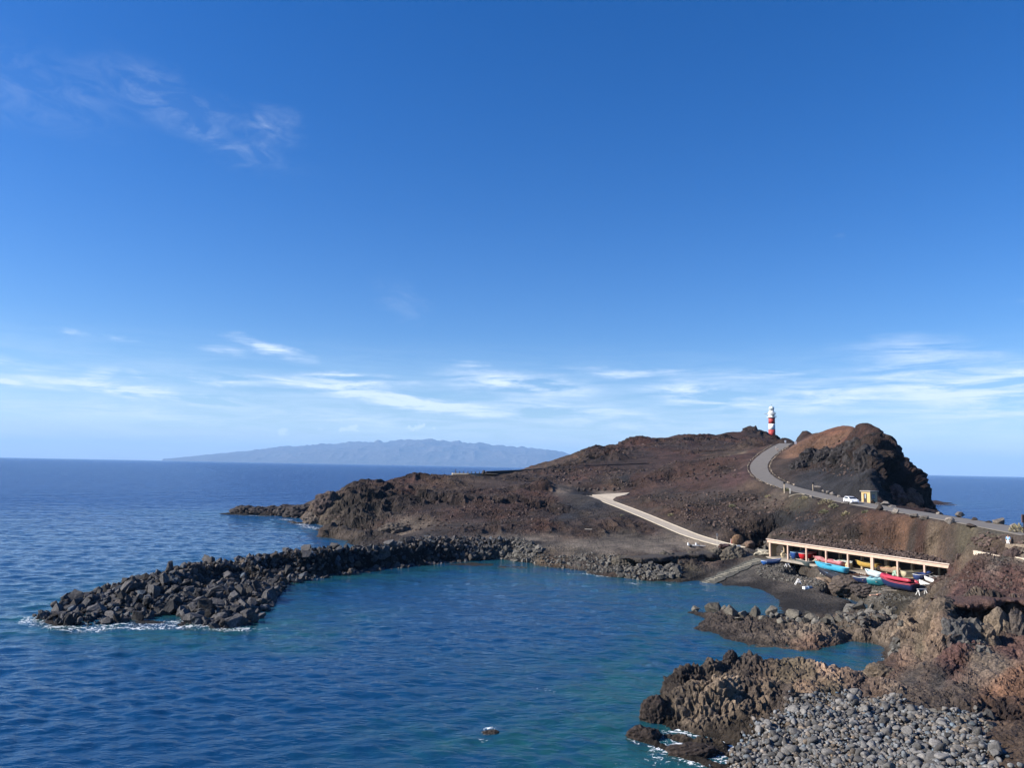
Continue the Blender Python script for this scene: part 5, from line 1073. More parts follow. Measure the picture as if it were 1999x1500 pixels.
crag('red_rock', 'reddish brown knob of rock at the foot of the black bluff, right one', 1779, 981, 5.5, 3.6, (.12,.06,.042), 25, .8)
crag('shore_rock', 'small black rock at the left tip of the lava outcrop in the water', 1279, 1402, 2.3, 1.6, (.032,.024,.02), 31, .8)
crag('shore_rock', 'little black pinnacle on the back ridge of the lava outcrop', 1427, 1290, 1.2, .9, (.03,.024,.022), 33, .9)
crag('shore_rock', 'small brown rock at the near end of the narrow inlet', 1718, 1322, 3.2, 1.2, (.09,.07,.05), 37, .8)
crag('awash_rock', 'wet black rock awash with white foam below the lava outcrop, left', 1258, 1441, 2.4, .8, (.03,.022,.018), 41, .6)
crag('awash_rock', 'wet black rock awash with white foam just left of the cobbles', 1352, 1474, 3.2, .8, (.03,.022,.018), 44, .5)
x, y, z = Z(958, 1436, -.15)
o = crag('awash_rock', 'lone dark rock just breaking the water under a white splash', 1400, 1400, 1.5, .45, (.03,.025,.022), 47, .6); o.location = (x, y, -.20)
crag('terrace_rock', 'dark pointed mound of rock beside the wall at the right edge', 1978, 1088, 1.9, 1.0, (.06,.042,.037), 52, .9)
for k, (px, py, w, h) in enumerate(((1218,1104,4.5,1.9),(1262,1110,4.0,1.5),(1305,1101,5.0,2.3),(1352,1100,4.5,2.2),(1396,1094,4.2,2.4),(1432,1088,4.5,2.3))):
    crag('shelf_rock', ('jagged rock at the seaward left end of the dark rock shelf', 'low rock in the hollow of the shelf face, second from the left', 'jointed rock block in the middle of the dark shelf face', 'rock block with vertical cracks right of the middle of the shelf face', 'rock leaning out of the shelf face near the slipway', 'last rock of the shelf face directly beside the slipway')[k], px, py, w, h, (.075,.066,.052), 90+k*3, .7)
for k, (px, py, w, h) in enumerate(((1560,914,9,5.0),(1584,899,11,7.0),(1612,893,10,6.0),(1645,896,12,6.5),(1674,884,12,7.0),(1694,905,10,8.0))):
    crag('bluff_outcrop', ('lowest black outcrop on the left flank of the bluff by the road', 'pointed black outcrop on the left flank of the bluff', 'black outcrop under the brown top of the bluff, left of its middle', 'wide black outcrop in the middle of the bluff above the grey scree', 'black outcrop high on the bluff under its front summit', 'black outcrop at the edge of the shaded face above the kiosk')[k], px, py+3, w*.72, h*.66, (.028,.025,.025), 120+k*3, .55)
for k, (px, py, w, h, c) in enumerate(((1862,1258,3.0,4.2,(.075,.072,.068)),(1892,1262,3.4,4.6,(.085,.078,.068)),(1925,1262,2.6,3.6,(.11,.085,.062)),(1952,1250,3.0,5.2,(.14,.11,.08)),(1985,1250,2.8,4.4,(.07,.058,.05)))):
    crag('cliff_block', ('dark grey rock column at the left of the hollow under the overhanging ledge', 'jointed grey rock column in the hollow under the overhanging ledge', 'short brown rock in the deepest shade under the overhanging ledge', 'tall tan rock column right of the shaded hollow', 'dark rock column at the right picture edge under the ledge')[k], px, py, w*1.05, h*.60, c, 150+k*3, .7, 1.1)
crag('headland_knob', 'rugged knob standing on the left shoulder of the headland above the spit', 641, 990, 8.5, 5.0, (.055,.04,.035), 61, .8)
crag('cliff_rock', 'tan faced rock at the waterline under the left end of the headland', 616, 1020, 8, 3.4, (.085,.068,.055), 64, .7)
crag('cliff_rock', 'pale brown rock jutting from the headland foot behind the breakwater', 770, 1040, 8, 2.8, (.075,.062,.05), 66, .7)
for k, (px, py, w, h) in enumerate(((477,1001,10,2.6),(503,1001,9,2.2),(530,1001,10,2.8),(557,1004,9,3.0),(586,1004,11,3.6))):
    crag('spit_rock', ('outermost black rock at the sea end of the long low spit', 'flat black rock second from the sea end of the spit', 'black rock in the middle of the long low spit', 'ragged black rock on the spit nearer the headland', 'tallest black rock of the spit where it meets the headland')[k], px, py, w, h, (.035,.029,.027), 70+k*3, .6)
for k, (px, py, w, h) in enumerate([(1391,1196,2.9,2.2),(1413,1199,1.8,1.5),(1427,1203,2.4,1.7),(1358,1194,1.8,.9),(1452,1206,1.7,1.1),(1474,1206,1.9,1.8),(1509,1203,2.6,1.9),(1548,1210,3.0,2.0),(1585,1213,2.2,1.3),(1617,1213,2.3,1.2),(1640,1214,1.9,1.1),(1663,1216,2.0,1.2),(1442,1212,1.5,.9),(1490,1213,1.7,1.0),(1525,1218,1.6,.9),(1690,1215,1.7,1.1),(1715,1212,1.9,1.3),(1738,1204,2.2,1.5)]):
    hx = hit(px, py); V, F_ = chip(*block_shape(500+k, 14, (1.0, .8, h/w*1.1)), 2)
    o = put('finger_boulder', build_mesh('finger_boulder', V, F_, rock_mat('finger_boulder_m', (.11*(.7+.12*(k % 5)), .10*(.7+.12*(k % 5)), .082*(.7+.12*(k % 5))), scale=1.8, bumpd=.08), False), loc=(hx[0], hx[1], hx[2]+h*.28), rot=(rng.uniform(-.3, .3), rng.uniform(-.3, .3), rng.uniform(0, 6)), scale=w*.50)
    tagm(o, 'big angular grey block lined up on the low rock spit of the harbour', 'boulder', 'grey blocks along the low rock spit')

# stones edging the road
def roadstones():
    k = 0; ms = [build_mesh('kerb_stone', *chip(*block_shape(600+i, 12, (1, .8, .7))), rock_mat('kerb_stone_m', (.19, .155, .12), rand=.45, scale=3, bumpd=.04), False) for i in range(8)]
    for sg, r0, r1, st in ((-sgn, 62, 112, .85), (sgn, 56, 114, .85)):
        E = offs(ROAD, sg*3.75)[r0:r1]; L_ = np.r_[0, np.cumsum(np.linalg.norm(np.diff(E[:, :2], axis=0), axis=1))]; q = 0
        while q < L_[-1]:
            x, y = np.interp(q, L_, E[:, 0]), np.interp(q, L_, E[:, 1]); z = np.interp(q, L_, E[:, 2]); s = rng.uniform(.20, .50)
            o = put('kerb_stone', ms[k % 8], loc=(x+rng.uniform(-.25, .25), y+rng.uniform(-.25, .25), z+s*.25), rot=(rng.uniform(-.4, .4), rng.uniform(-.4, .4), rng.uniform(0, 6)), scale=float(s))
            tagm(o, 'rough stone in the line edging the upper bends of the road', 'stone', 'stones edging the upper road'); k += 1; q += s*2.1+rng.uniform(0, .9)
roadstones()
RB = [(1585,973,1.5,.8,'dark double boulder on the near edge of the road, left of the white car'),(1596,977,1.1,.6,'small dark boulder next to the dark double boulder on the near road edge'),(1651,984.5,2.2,.8,'flat pale topped boulder on the near road edge below the car'),(1717,998,1.7,1.5,'arched dark boulder on the near road edge right below the kiosk'),(1749,1004.5,1.8,1.5,'leaning pale grey boulder on the near road edge, second right of the kiosk'),(1784,1011.5,2.0,1.1,'squat grey boulder on the near road edge, left one of a close pair'),(1804,1015,1.9,1.0,'squat grey boulder on the near road edge, right one of a close pair'),(1855,1023,1.8,1.4,'upright pale boulder alone on the near road edge'),(1896,1032,1.7,1.0,'boulder with a dark hollow on its right, last before the bare dirt slope'),
      (1597,954,2.6,1.0,'long pale rock beside the right lamp post on the far road edge'),(1608,961,1.4,.8,'pale boulder on the far road edge, first right of the long pale rock'),(1616,964,1.3,.9,'pale boulder on the far road edge, second right of the long pale rock'),(1625,968,1.6,1.1,'pale boulder on the far road edge, third right of the long pale rock'),(1638,972,1.5,.9,'whitish boulder on the far road edge behind the white car'),
      (1703,983,1.3,.9,'dark rounded boulder in front of the yellow kiosk corner'),(1716,986.5,2.0,.8,'low grey slab rock right of the kiosk'),(1727,988,2.2,1.2,'pale grey boulder with a dark side right of the kiosk'),(1743,992,2.4,.7,'flat pale slab on the far road edge right of the kiosk'),(1724,975,1.8,1.1,'greyish boulder behind the others right of the kiosk'),
      (1833,1006,1.1,.8,'small pale boulder on the sea side of the road beside the bluff'),(1874,1011,2.0,1.3,'rounded grey boulder on the sea side of the road against blue water'),(1903,1017.5,1.2,.8,'small black boulder on the sea side of the road'),(1952,1025,2.2,1.6,'largest boulder on the sea side of the road near the sign'),(1931,1022.5,1.5,.5,'low dark rock on the sea side of the road left of the largest boulder'),(1980,1031,1.6,.8,'pale low boulder on the sea side of the road next to the sign')]
for k, (px, py, w, h, lab) in enumerate(RB):
    far_ = lab.find('sea side') > 0 or lab.find('far road') > 0
    E = None
    x, y, z = hit(px, py)
    c = (.20, .175, .15) if ('pale' in lab or 'whit' in lab) else ((.045, .035, .03) if ('dark' in lab or 'black' in lab) else (.12, .105, .09))
    V, F_ = chip(*block_shape(700+k, 15, (1, .75, h/w*1.05)), 2)
    tagm(put('road_boulder', build_mesh('road_boulder', V, F_, rock_mat('road_boulder_m', c, scale=2, bumpd=.06), False), loc=(x, y, z+h*.32), rot=(0, 0, rng.uniform(-.5, .5)), scale=w*.52), lab, 'boulder')
# row of dark stones by the upper car park of the path
for k, px in enumerate((1129,1141,1153,1168,1180,1198,1209)):
    lump('parking_stone', 'dark stone in the row at the turning place above the concrete path', 'stone', px, 958.5, 1.5, 1.15, (.05,.04,.035), 760+k, group='dark stones at the turning place')

# kiosk
def kiosk():
    a = Vector(hit(1699, 983)); t = thing('kiosk', 'small yellow kiosk with flat roof beside the white car', 'kiosk', (a.x, a.y, a.z), 0)
    # near corner at the origin; the yellow front runs to the far left, the grey side to the right
    yl = pmat('yellow_plaster', (.52, .35, .15), .85, .10, 2); wd = pmat('kiosk_side_plaster', (.5, .38, .22), .85, .08, 2); dk = pmat('dark_frame', (.03, .022, .018), .5)
    u = Vector((-.62, .78, 0)).normalized(); v = Vector((.80, .60, 0)).normalized(); u = Vector((-.434, .90, 0)).normalized(); v = Vector((.90, .434, 0)).normalized()
    M = Matrix(((v.x, u.x, 0, 0), (v.y, u.y, 0, 0), (0, 0, 1, 0), (0, 0, 0, 1)))
    A_, B_, H = 2.3, 2.3, 2.5                      # side length, front length
    MB().box(-.25, A_+.25, -.25, B_+.25, H, H+.22, M, .02).obj('roof', pmat('roof_edge', (.30, .27, .23), .9), t)
    MB().box(0, A_, 0, .14, -.4, H-.003, M).obj('side_wall', wd, t)
    MB().box(0, A_, B_-.14, B_, -.4, H-.003, M).obj('side_wall', wd, t)
    MB().box(A_-.14, A_, .143, B_-.143, -.4, H-.003, M).obj('back_wall', wd, t)
    m = MB(); m.box(0, .14, .143, .85, -.4, H-.003, M); m.box(0, .14, 1.75, B_-.143, -.4, H-.003, M); m.box(0, .14, 1.75-.897, 1.747, 2.1, H-.003, M); m.obj('front_wall', yl, t)
    dr = MB().box(.03, .09, .86, 1.74, -.1, 2.09, M).obj('door', dk, t)
    MB().box(.0, .025, 1.15, 1.4, 1.0, 2.0, M).obj('door_glass', pmat('door_pane', (.35, .40, .45), .15), dr)
    w = MB().box(.5, 1.5, -.04, -.003, .9, 1.95, M).obj('window', dk, t)
    for q in (.66, 1.10): MB().box(q, q+.22, -.065, -.043, 1.0, 1.85, M).obj('window_pane', pmat('shutter_pane', (.42, .42, .45), .3), w)
kiosk()
# car
def car():
    c = Vector(hit(1674, 985)); e = Vector(hit(1694, 989)); a_ = Vector(hit(1659, 981))
    d = (ROAD[:, :2]-np.array([c.x, c.y])); k = int(np.argmin((d**2).sum(1))); tg = ROAD[k-2, :2]-ROAD[k+2, :2]; yw = math.atan2(tg[1], tg[0])
    L_, W, H = 4.2, 1.76, 1.47
    ctr = offs(ROAD, sgn*1.9)[k]; cc = Vector(D(1677, 985, ctr[1])); slope = math.atan2(ROAD[k-2, 2]-ROAD[k+2, 2], np.linalg.norm(tg))
    t = thing('parked_car', 'white hatchback car parked on the road in front of the kiosk', 'car', (ctr[0], ctr[1], ctr[2]), rot=(0, -slope, yw+.02))
    wp = pmat('white_car_paint', (.80, .80, .80), .25, 0, coat=.6); gl = pmat('car_glass', (.015, .018, .022), .06, 0, spec=.8); tr = pmat('tyre_rubber', (.02, .02, .02), .8, 0); rm = pmat('alloy_rim', (.5, .5, .5), .3, 0, metal=.5); bk = pmat('black_trim', (.02, .02, .022), .5, 0)
    prof = [(-2.05,.35),(-2.08,.62),(-2.03,.90),(-1.95,1.02),(-1.72,1.30),(-1.50,1.42),(-.9,1.475),(-.2,1.46),(.25,1.38),(.95,1.02),(1.05,.97),(1.65,.86),(1.95,.72),(2.08,.52),(2.08,.30),(1.9,.20),(-1.9,.20)]
    ys = [-.88,-.82,-.70,0,.70,.82,.88]; V = []; n = len(prof)
    for y in ys:
        f = abs(y)/.88
        for x, z in prof:
            tum = max(0, (z-.9))/.57*.22 if z > .9 else 0; yy = y*(1-tum*f*f) if f > .7 else y*(1-tum)
            V.append((x*(1-.05*f**4), yy, z-(.03*f**4 if z > 1.0 else 0)))
    F_ = [(j*n+i, j*n+(i+1) % n, (j+1)*n+(i+1) % n, (j+1)*n+i) for j in range(6) for i in range(n)]+[tuple(range(n)), tuple(6*n+i for i in range(n))[::-1]]
    b = MB().add(V, F_).obj('body', wp, t, False)
    for s in (-1, 1):
        y0 = s*.885
        def sidep(pts): return [(x, s*(.885-max(0, z-.9)*.24)+s*.012, z) for x, z in pts]
        MB().add(sidep([(-.62,.98),(.62,.98),(.22,1.32),(-.55,1.36)]), [(0,1,2,3) if s < 0 else (3,2,1,0)]).obj('front_window', gl, t)
        MB().add(sidep([(-1.62,1.02),(-.68,.98),(-.61,1.36),(-1.30,1.33)]), [(0,1,2,3) if s < 0 else (3,2,1,0)]).obj('rear_window', gl, t)
        MB().box(.62, .80, y0-.05 if s < 0 else y0-.12, y0+.12 if s < 0 else y0+.05, .95, 1.07, bev=.02).obj('mirror', wp, t)
        MB().box(1.72, 2.03, s*.55-.18, s*.55+.18, .60, .74, bev=.03).obj('headlight', pmat('lamp_glass', (.55, .58, .6), .1, 0), t)
        for x in (-1.30, 1.28):
            w = MB().lathe([(.20, -.10), (.30, -.11), (.325, -.07), (.325, .07), (.30, .11), (.20, .10)], 20, M=Matrix.Translation((x, s*.80, .325)) @ Matrix.Rotation(math.pi/2, 4, 'X')).obj('wheel', tr, t, True)
            MB().lathe([(.205, -.115), (.205, .115)], 14, M=Matrix.Translation((x, s*.80, .325)) @ Matrix.Rotation(math.pi/2, 4, 'X')).obj('rim', rm, w)
    MB().add([(.98,-.70,1.03),(.98,.70,1.03),(.30,.62,1.385),(.30,-.62,1.385)], [(0,1,2,3)]).obj('windscreen', gl, t)
    MB().add([(-1.97,.62,1.06),(-1.97,-.62,1.06),(-1.66,-.56,1.36),(-1.66,.56,1.36)], [(0,1,2,3)]).obj('rear_screen', gl, t)
    MB().box(2.02, 2.10, -.60, .60, .30, .46, bev=.02).obj('grille', bk, t)
    MB().box(-1.9, 1.9, -.80, .80, .14, .199).obj('underbody', bk, t)
car()
# lamp posts on the bend
for px, pt, pb, lab in ((1531.5, 941, 964, 'wooden post with a dark lantern on the near side of the road bend'), (1587, 942, 959.5, 'thin post with a dark lantern beside the long pale rock')):
    x, y, z = hit(px, pb); h = (pb-pt)/1500*y; t = thing('lamp_post', lab, 'lamp post', (x, y, z))
    MB().tube([(0, 0, 0), (0, 0, h*.78)], .16 if px < 1550 else .10, 8).obj('pole', pmat('weathered_pole', (.42, .34, .24), .8), t)
    MB().lathe([(.12, 0), (.34, h*.05), (.36, h*.15), (.20, h*.2), (.05, h*.23)], 8, (0, 0, h*.77)).obj('lantern', pmat('lantern_metal', (.02, .02, .02), .5), t)
for px, pt, pb, lab in ((1542.5, 954, 965, 'short white marker post by the pale kerb of the bend'),):
    x, y, z = hit(px, pb); tagm(MB().tube([(0, 0, 0), (0, 0, (pb-pt)/1500*y)], .09, 6).obj('marker_post', pmat('white_post', (.6, .58, .52), .7), loc=(x, y, z)), lab, 'post')
# shrubs
def shrub(label, px, py, w, h, col, seed):
    x, y, z = hit(px, py); r = np.random.default_rng(seed); n = 260; V = []; F_ = []
    for k in range(n):
        d = r.normal(size=3); d /= np.linalg.norm(d); d[2] = abs(d[2]); p = d*np.array([w/2, w/2, h])*r.uniform(.35, 1)**.5; a = r.normal(size=3)*.10; b = r.normal(size=3)*.10+d*.16
        i = len(V); V += [p-a, p+a, p+b]; F_.append((i, i+1, i+2))
    t = thing('dry_shrub', label, 'shrub', (x, y, z)); MB().add(V, F_).obj('foliage', pmat('dry_foliage', col, .9, .3, 4), t)
    m = MB()
    for k in range(9): a = r.uniform(0, 6.28); m.tube([(0, 0, 0), (w*.3*math.cos(a), w*.3*math.sin(a), h*.7)], .025, 4)
    m.obj('stems', pmat('twig', (.16, .12, .08), .9), t)
SH = [(1614,985,3.6,1.2,'pale dry shrub on the slope just below the road, left of the car'),(1628,992,2.4,.8,'small pale shrub under the larger one left of the car'),(1652,1008,2.0,.8,'yellowish tuft on the slope below the white car'),(1609,1003,2.2,.8,'dull green tuft low on the dark scree below the road'),(1570,975,2.6,.7,'greenish grey shrub below the road bend'),(1535,960,1.6,.9,'straw coloured shrub at the foot of the wooden lamp post'),(1987,1041,2.2,1.2,'pale yellow shrub at the foot of the brown sign'),(1430,990,2.0,.6,'grey tuft on the stony slope above the path'),(1500,972,1.8,.6,'grey tuft under the dirt track left of the bend'),(1690,1003,1.4,.5,'small straw tuft on the slope edge below the kiosk'),(1310,1008,1.6,.6,'straw tuft right of the concrete path'),(1215,1010,1.4,.6,'pale tuft left of the concrete path')]
for k, (px, py, w, h, lab) in enumerate(SH): shrub(lab, px, py, w, h, (.24, .21, .12) if k % 2 == 0 else (.16, .155, .09), 800+k)

# slipway area
def sign(label, px, pt, pb, bw, bh, col, pc=(.55, .52, .46), name='signpost', back=None, dpt=None, r=.05):
    x, y, z = hit(px, pb); h = (pb-pt)/1500*y; t = thing(name, label, 'sign', (x, y, z)); MB().tube([(0, 0, -.2), (0, 0, h-.05)], r, 6).obj('pole', pmat('sign_pole', pc, .6), t)
    MB().box(-bw/2, bw/2, -r-.05, -r-.005, h-bh, h, bev=.008).obj('sign_board', pmat('sign_face', col, .5, .05), t); return t
sign('white square notice board on a pole on the slipway edge', 1442, 1066, 1087, .75, .85, (.75, .74, .68))
sign('thin grey sign post at the foot of the concrete path', 1400, 1043, 1069, .35, .6, (.30, .29, .27))
x, y, z = hit(1999, 1044); t = thing('road_sign', 'brown rectangular sign on a dark pole at the right edge', 'sign', (x, y, z)); h = 38/1500*y
MB().tube([(0, 0, -.2), (0, 0, h)], .06, 6).obj('pole', pmat('dark_pole', (.03, .02, .018), .6), t); MB().box(-.32, .9, -.12, -.065, h-1.15, h, bev=.01).obj('sign_board', pmat('brown_board', (.19, .11, .09), .7), t)
MB().box(-.12, .12, -.14, -.123, h-1.12, h-.05).obj('centre_strip', pmat('dark_strip', (.03, .02, .018), .6), t)
for k, (px, pt) in enumerate(((1426, 1050), (1429, 1053))):
    x, y, z = hit(px, 1064); o = MB().tube([(0, 0, 0), (.15*(1-2*k), 0, 11/1500*y)], .07, 6).obj('marker_pole', pmat('red_pole', (.50, .10, .08) if k else (.55, .42, .36), .6), loc=(x, y, z))
    tagm(o, ('red and white leaning pole next to the big round brown ball', 'pale leaning pole just left of the red one')[1-k], 'pole')
x, y, z = hit(1440, 1066)
V, F_ = ICO[4]; V = V*(1+.05*(1-2*np.abs(vnoise((V*4).astype(np.float32), 3)))+.03*vnoise((V*9).astype(np.float32), 3))[:, None]*np.array([1, .45, 1.0])
tagm(put('round_ball', build_mesh('round_ball', V, F_, rock_mat('rust_brown', (.17, .105, .06), scale=3, bumpd=.15), False), loc=(x, y, z+1.15), scale=1.3), 'big round rusty brown ball standing beside the top of the slipway', 'ball')
lump('brown_boulder', 'brown oval boulder between the round ball and the pale rubble', 'boulder', 1463, 1070, 2.6, 1.5, (.15,.10,.07), 771)
lump('dark_boulder', 'low dark red rock mound beside the thin grey sign post', 'rock', 1414, 1071, 3.0, .9, (.05,.03,.028), 772, rough=.3)
V, F_ = rock_shape(773, 3, 10, .7, 1, .3, (1, .7, .4)); x, y, z = hit(1489, 1084)
tagm(put('rubble_heap', build_mesh('rubble_heap', V, F_, rock_mat('pale_rubble', (.40,.36,.27), scale=3, bumpd=.3), False), loc=(x, y, z+.3), scale=1.9), 'pale heap of rubble at the left end of the boat shelter', 'rubble heap')
# trailer
x, y, z = hit(1357, 1070); t = thing('boat_trailer', 'small white boat trailer on the gravel above the rock shelf', 'trailer', (x, y, z), -.05)
wm = pmat('white_metal', (.62, .62, .60), .5)
MB().box(-1.6, .8, -.55, -.45, .40, .52).box(-1.6, .8, .45, .55, .40, .52).box(-1.6, -1.5, -.44, .44, .41, .51).box(-.4, -.3, -.44, .44, .41, .51).tube([(.8, -.5, .46), (2.2, 0, .35)], .05, 6).tube([(.8, .5, .46), (2.2, 0, .35)], .05, 6).obj('frame', wm, t)
for s in (-.65, .65):
    w = MB().lathe([(.1, -.08), (.30, -.09), (.30, .09), (.1, .08)], 16, M=Matrix.Translation((-1.0, s, .30)) @ Matrix.Rotation(math.pi/2, 4, 'X')).obj('wheel', pmat('tyre', (.02, .02, .02), .8), t)
for q in (-1.5, .2): MB().box(q-.12, q+.12, -.5, .5, .525, .95, bev=.02).obj('cradle', wm, t)
MB()
x, y, z = hit(1153, 1039); tagm(MB().box(-1.9, 1.3, -.6, .6, -.1, .35, bev=.05).box(-1.4, .4, -.4, .4, .352, .7, bev=.05).obj('concrete_slab', pmat('slab', (.36, .31, .24), .9, .2, 2, .4), loc=(x, y, z)), 'broken pale concrete block lying at the foot of the slope', 'concrete block')
# gear and driftwood
def gear(name, label, cat, px, py, mbs, col, yaw=0): x, y, z = hit(px, py); return tagm(mbs.obj(name, pmat(name+'_m', col, .7, .15), loc=(x, y, z), rot=(0, 0, yaw)), label, cat)
gear('folding_chair', 'white A shaped frame on the stones left of the big beach rock', 'frame', 1560, 1143, MB().tube([(-.6,0,0),(-.05,0,1.0)],.06,5).tube([(.5,0,0),(.05,0,1.0)],.06,5).tube([(-.6,.5,0),(-.05,.4,1.0)],.06,5).tube([(.5,.5,0),(.05,.4,1.0)],.06,5).box(-.35,.35,-.05,.5,.4,.48), (.72,.70,.66))
gear('white_crate', 'white plastic crate fallen on the dark beach', 'crate', 1574, 1151, MB().box(-.55,.45,-.3,.3,0,.06,bev=.01).box(-.55,.45,-.3,-.24,.062,.42).box(-.55,.45,.24,.3,.062,.42).box(-.55,-.49,-.237,.237,.062,.42).box(.39,.45,-.237,.237,.062,.42), (.70,.72,.75), .4)
gear('blue_crate', 'small faded blue crate next to the white one on the beach', 'crate', 1581, 1150, MB().box(-.3,.3,-.25,.25,0,.05).box(-.3,.3,-.25,-.2,.052,.4).box(-.3,.3,.2,.25,.052,.4).box(-.3,-.25,-.197,.197,.052,.4).box(.25,.3,-.197,.197,.052,.4), (.12,.20,.32), .2)
gear('orange_plank', 'splintered orange and white plank on the beach', 'plank', 1715, 1164, MB().box(-1.5,.2,-.15,.12,.02,.14,Matrix.Rotation(.25,4,'Z')).box(-.3,1.3,-.12,.1,.145,.24,Matrix.Rotation(.35,4,'Z')), (.62,.36,.24))
DW = [(1736,1152,2.4,.1,'long bleached pole lying in front of the navy boat'),(1745,1156,3.2,-.1,'straight bleached pole on the grey stones right of the orange plank'),(1700,1154,2.2,-.5,'bleached driftwood branch under the teal boat'),(1712,1158,1.5,-.2,'short driftwood stick above the orange plank'),(1570,1137,1.8,-.4,'thin bleached pole above the white frame'),(1655,1129,2.0,0,'bundle of bleached sticks behind the tarpaulin boat'),(1664,1130,1.6,.3,'crooked pale branch near the end of the tarpaulin boat'),(1680,1133,2.6,.2,'pale oar lying above the dark navy boat'),(1690,1134,2.8,.3,'second pale oar crossing behind the dark navy boat')]
for px, py, l, yw, lab in DW: gear('driftwood', lab, 'driftwood', px, py, MB().tube([(-l/2,0,.12),(-l*.1,.06,.16),(l/2,-.05,.12)],[.05,.075,.04],6), (.55,.47,.37), yw)
for i, f, n, sx, hgt, col, lab, cat, nm in ((2,.62,.9,1.5,1.35,(.16,.11,.07),'big brown heap of nets in the third bay of the shelter','net heap','net_heap'),(2,.2,1.4,1.3,.9,(.38,.34,.26),'pale tangle of gear in the third bay behind the post','gear heap','gear_heap'),(3,.92,.5,1.4,1.3,(.45,.38,.22),'pale yellow bundle of nets left of the fifth post','net bundle','net_bundle'),(5,.75,1.0,1.6,1.2,(.33,.46,.36),'pale green net heaped in the sixth bay','net heap','net_heap'),(0,.35,1.6,.9,1.2,(.40,.33,.22),'pale bundle standing by the arch in the first bay','bundle','bundle'),(0,.75,1.5,1.2,1.1,(.10,.13,.18),'dark bluish bundle in the first bay of the shelter','bundle','bundle'),(4,.88,1.5,1.0,1.0,(.06,.06,.05),'dark motor and gear heap right of the yellow boat','gear heap','gear_heap')):
    p = inshed(i, f, n); lump(nm, lab, cat, 0, 0, sx, hgt, col, 810+i*7+int(f*10), rough=.35, loc=(p[0], p[1], 3.03), bumpd=.1)
# pale kerb walls at the right edge
W1 = spline([hit(1902,1079.5), hit(1925,1084), hit(1950,1090), hit(1975,1091), hit(1990,1095), hit(2030,1099)], 26)
mk = pmat('pale_kerb', (.50, .42, .32), .9, .2, 2, .3); tagm(wallline(W1, .28, .3, mk, 0, .4).obj('kerb_wall', mk), 'pale winding kerb above the red-brown slope at the right edge', 'kerb')
W3 = spline([hit(1966,1070), hit(1985,1071.5), hit(2020,1072)], 10); tagm(wallline(W3, .5, .4, mk, 0, .4).obj('stone_wall', rock_mat('terr_stone', (.20,.16,.12), scale=2)), 'short stone wall below the person at the right edge', 'wall')
W4 = spline([hit(1958,1059), hit(1985,1060), hit(2020,1059)], 10); tagm(wallline(W4, .9, .4, mk, 0, .4).obj('stone_wall', rock_mat('dark_stone', (.05,.04,.035), scale=2)), 'dark stone wall behind the person at the right edge', 'wall')
W5 = spline([D(1540,963,200), D(1556,964,199), D(1572,968,196)], 10); W5[:, 2] = samp(ZS, W5[:, 0], W5[:, 1]); tagm(wallline(W5, .10, .4, mk, 0, .3).obj('kerb_wall', pmat('dusty_kerb', (.26, .225, .17), .9, .2, 2)), 'pale kerb on the inside of the road bend beside the marker post', 'kerb')

# ------------------------------------------------------------------ people
def person(label, loc, h, yaw, top, bottom, hair, skin=(.42, .26, .18), armpose=0, shorts=False):
    t = thing('person', label, 'person', loc, yaw); s = h/1.75
    J = {'pel': (0,0,.95), 'wa': (0,0,1.10), 'ch': (0,0,1.32), 'nk': (0,0,1.48), 'hd': (0,.01,1.60), 'tp': (0,0,1.72),
         'lh': (.10,0,.90), 'lk': (.12,.05,.50), 'la': (.12,0,.09), 'lf': (.13,.16,.04), 'rh': (-.10,0,.90), 'rk': (-.12,-.02,.50), 'ra': (-.12,-.08,.09), 'rf': (-.13,.08,.04),
         'ls': (.19,0,1.42), 'le': (.25,.02,1.14), 'lw': (.26,.12,.90), 'lp': (.26,.15,.82), 'rs': (-.19,0,1.42), 're': (-.25,.02,1.14), 'rw': (-.26,.12,.90), 'rp': (-.26,.15,.82)}
    Rr = {'pel': .135, 'wa': .12, 'ch': .145, 'nk': .055, 'hd': .095, 'tp': .06, 'lh': .095, 'lk': .062, 'la': .04, 'lf': .035, 'rh': .095, 'rk': .062, 'ra': .04, 'rf': .035, 'ls': .055, 'le': .042, 'lw': .028, 'lp': .035, 'rs': .055, 're': .042, 'rw': .028, 'rp': .035}
    E = [('pel','wa'),('wa','ch'),('ch','nk'),('nk','hd'),('hd','tp'),('pel','lh'),('lh','lk'),('lk','la'),('la','lf'),('pel','rh'),('rh','rk'),('rk','ra'),('ra','rf'),('ch','ls'),('ls','le'),('le','lw'),('lw','lp'),('ch','rs'),('rs','re'),('re','rw'),('rw','rp')]
    def skin_mesh(name, keys, edges, m, grow=0.0):
        ks = [k for k in J if k in keys]; me = bpy.data.meshes.new(name); me.from_pydata([Vector(J[k])*s for k in ks], [(ks.index(a), ks.index(b)) for a, b in edges if a in ks and b in ks], [])
        o = put(name, me, t); md = o.modifiers.new('skin', 'SKIN'); o.modifiers.new('sub', 'SUBSURF').render_levels = 2
        for i, k in enumerate(ks): v = me.skin_vertices[0].data[i]; r = (Rr[k]+grow)*s; v.radius = (r, r*(.75 if k in ('ch', 'wa', 'pel') else 1))
        me.skin_vertices[0].data[0].use_root = True; me.materials.append(m); return o
    skin_mesh('body', set(J), E, pmat('skin', skin, .6))
    skin_mesh('shirt', {'pel','wa','ch','ls','le','rs','re'}, E, pmat('shirt_cloth', top, .8), .022)
    skin_mesh('trousers', {'pel','lh','lk','rh','rk'} | (set() if shorts else {'la','ra'}), E, pmat('trouser_cloth', bottom, .8), .026)
    MB().lathe([(.01, -.02), (.105, .0), (.11, .06), (.075, .12), (.01, .145)], 12, (0, -.015*s, 1.60*s)).obj('hair', pmat('hair', hair, .8), t, True)
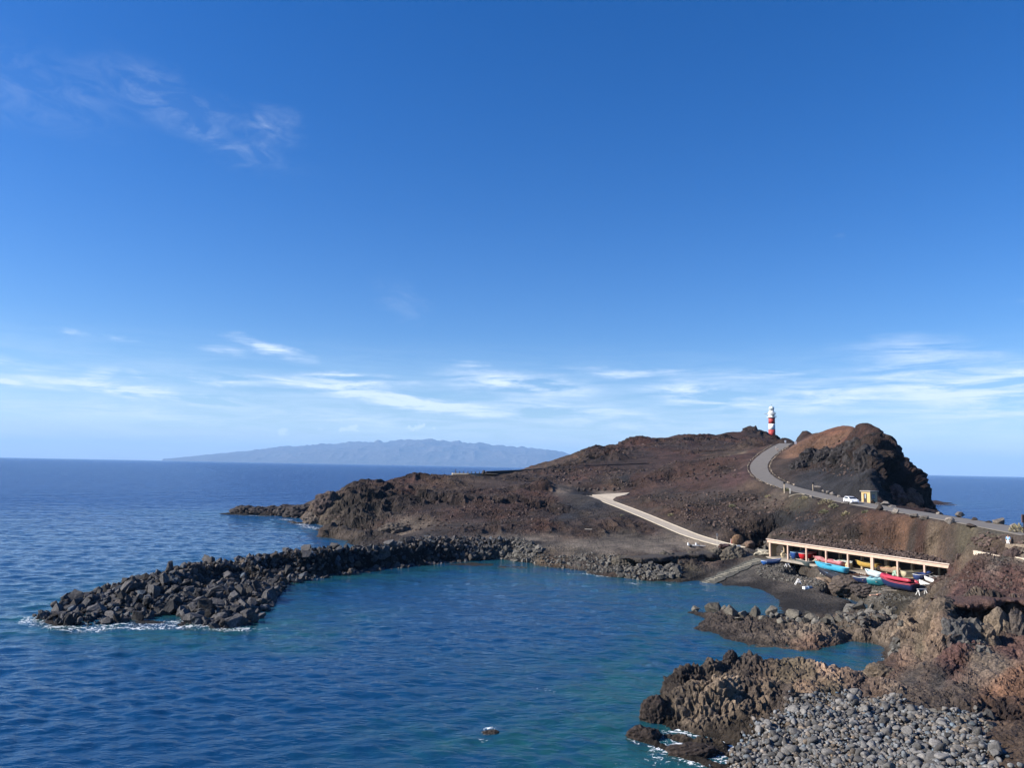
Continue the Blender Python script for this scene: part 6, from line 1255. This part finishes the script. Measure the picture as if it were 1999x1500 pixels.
x, y, z = hit(1969, 1071)
person('person standing by the stone wall in light blue top and white shorts', (x, y, z), 1.75, 2.2, (.25, .42, .70), (.75, .75, .73), (.10, .05, .04), shorts=True)
x, y, z = hit(1515, 880)
person('person in white top walking on the left edge of the upper road', (x, y, z), 1.75, 1.0, (.72, .70, .68), (.40, .30, .25), (.03, .02, .02))
x, y, z = hit(1518.5, 883)
person('person in brownish clothes just right of the one in white on the road', (x, y, z), 1.65, -1.6, (.40, .28, .22), (.10, .08, .07), (.03, .02, .02))
x, y, z = Z(1493, 1076, 3.5)
for px, pt, pb, lab in ((1533, 860, 866, 'small white round sign against the dark rock where the road tops out'), (1553, 862, 868, 'small white box-like sign right of the top of the road')):
    x, y, z = hit(px, pb+2); h = (pb+2-pt)/1500*y; t = thing('signpost', lab, 'sign', (x, y, z)); MB().tube([(0, 0, 0), (0, 0, h)], .06, 5).obj('pole', pmat('sp', (.3, .3, .3), .6), t); MB().box(-.4, .4, -.1, -.06, h-1.1, h).obj('sign_board', pmat('white_board', (.8, .8, .78), .5, 0), t)
p = inshed(0, .42, 2.6); p = (p[0], p[1], 3.05)
# sailing boat on the horizon
x, y, z = Z(1793, 936.3, 0); t = thing('sailing_boat', 'tiny white sailing boat far out near the horizon on the right', 'sailing boat', (x*.55, y*.55, 0), .5)
MB().add([(-6,-1.6,.2),(5,-1.6,.2),(7.5,0,.4),(5,1.6,.2),(-6,1.6,.2),(-6,-1.8,1.6),(5,-1.8,1.6),(8.5,0,2),(5,1.8,1.6),(-6,1.8,1.6)], [(0,1,6,5),(1,2,7,6),(2,3,8,7),(3,4,9,8),(4,0,5,9),(5,6,7,8,9)]).obj('hull', pmat('sail_hull', (.8,.8,.8), .4), t)
MB().add([(-5,0,2.2),(1.2,0,2.2),(1.2,0,15),(-5,.1,2.3),(1.2,.1,2.3),(1.2,.1,15)], [(0,1,2),(5,4,3)]).obj('sail', pmat('sail_cloth', (.8,.8,.78), .7), t)
MB().tube([(1.3, 0, 1.6), (1.3, 0, 16)], .1, 5).obj('mast', pmat('mast', (.6,.6,.6), .4), t)
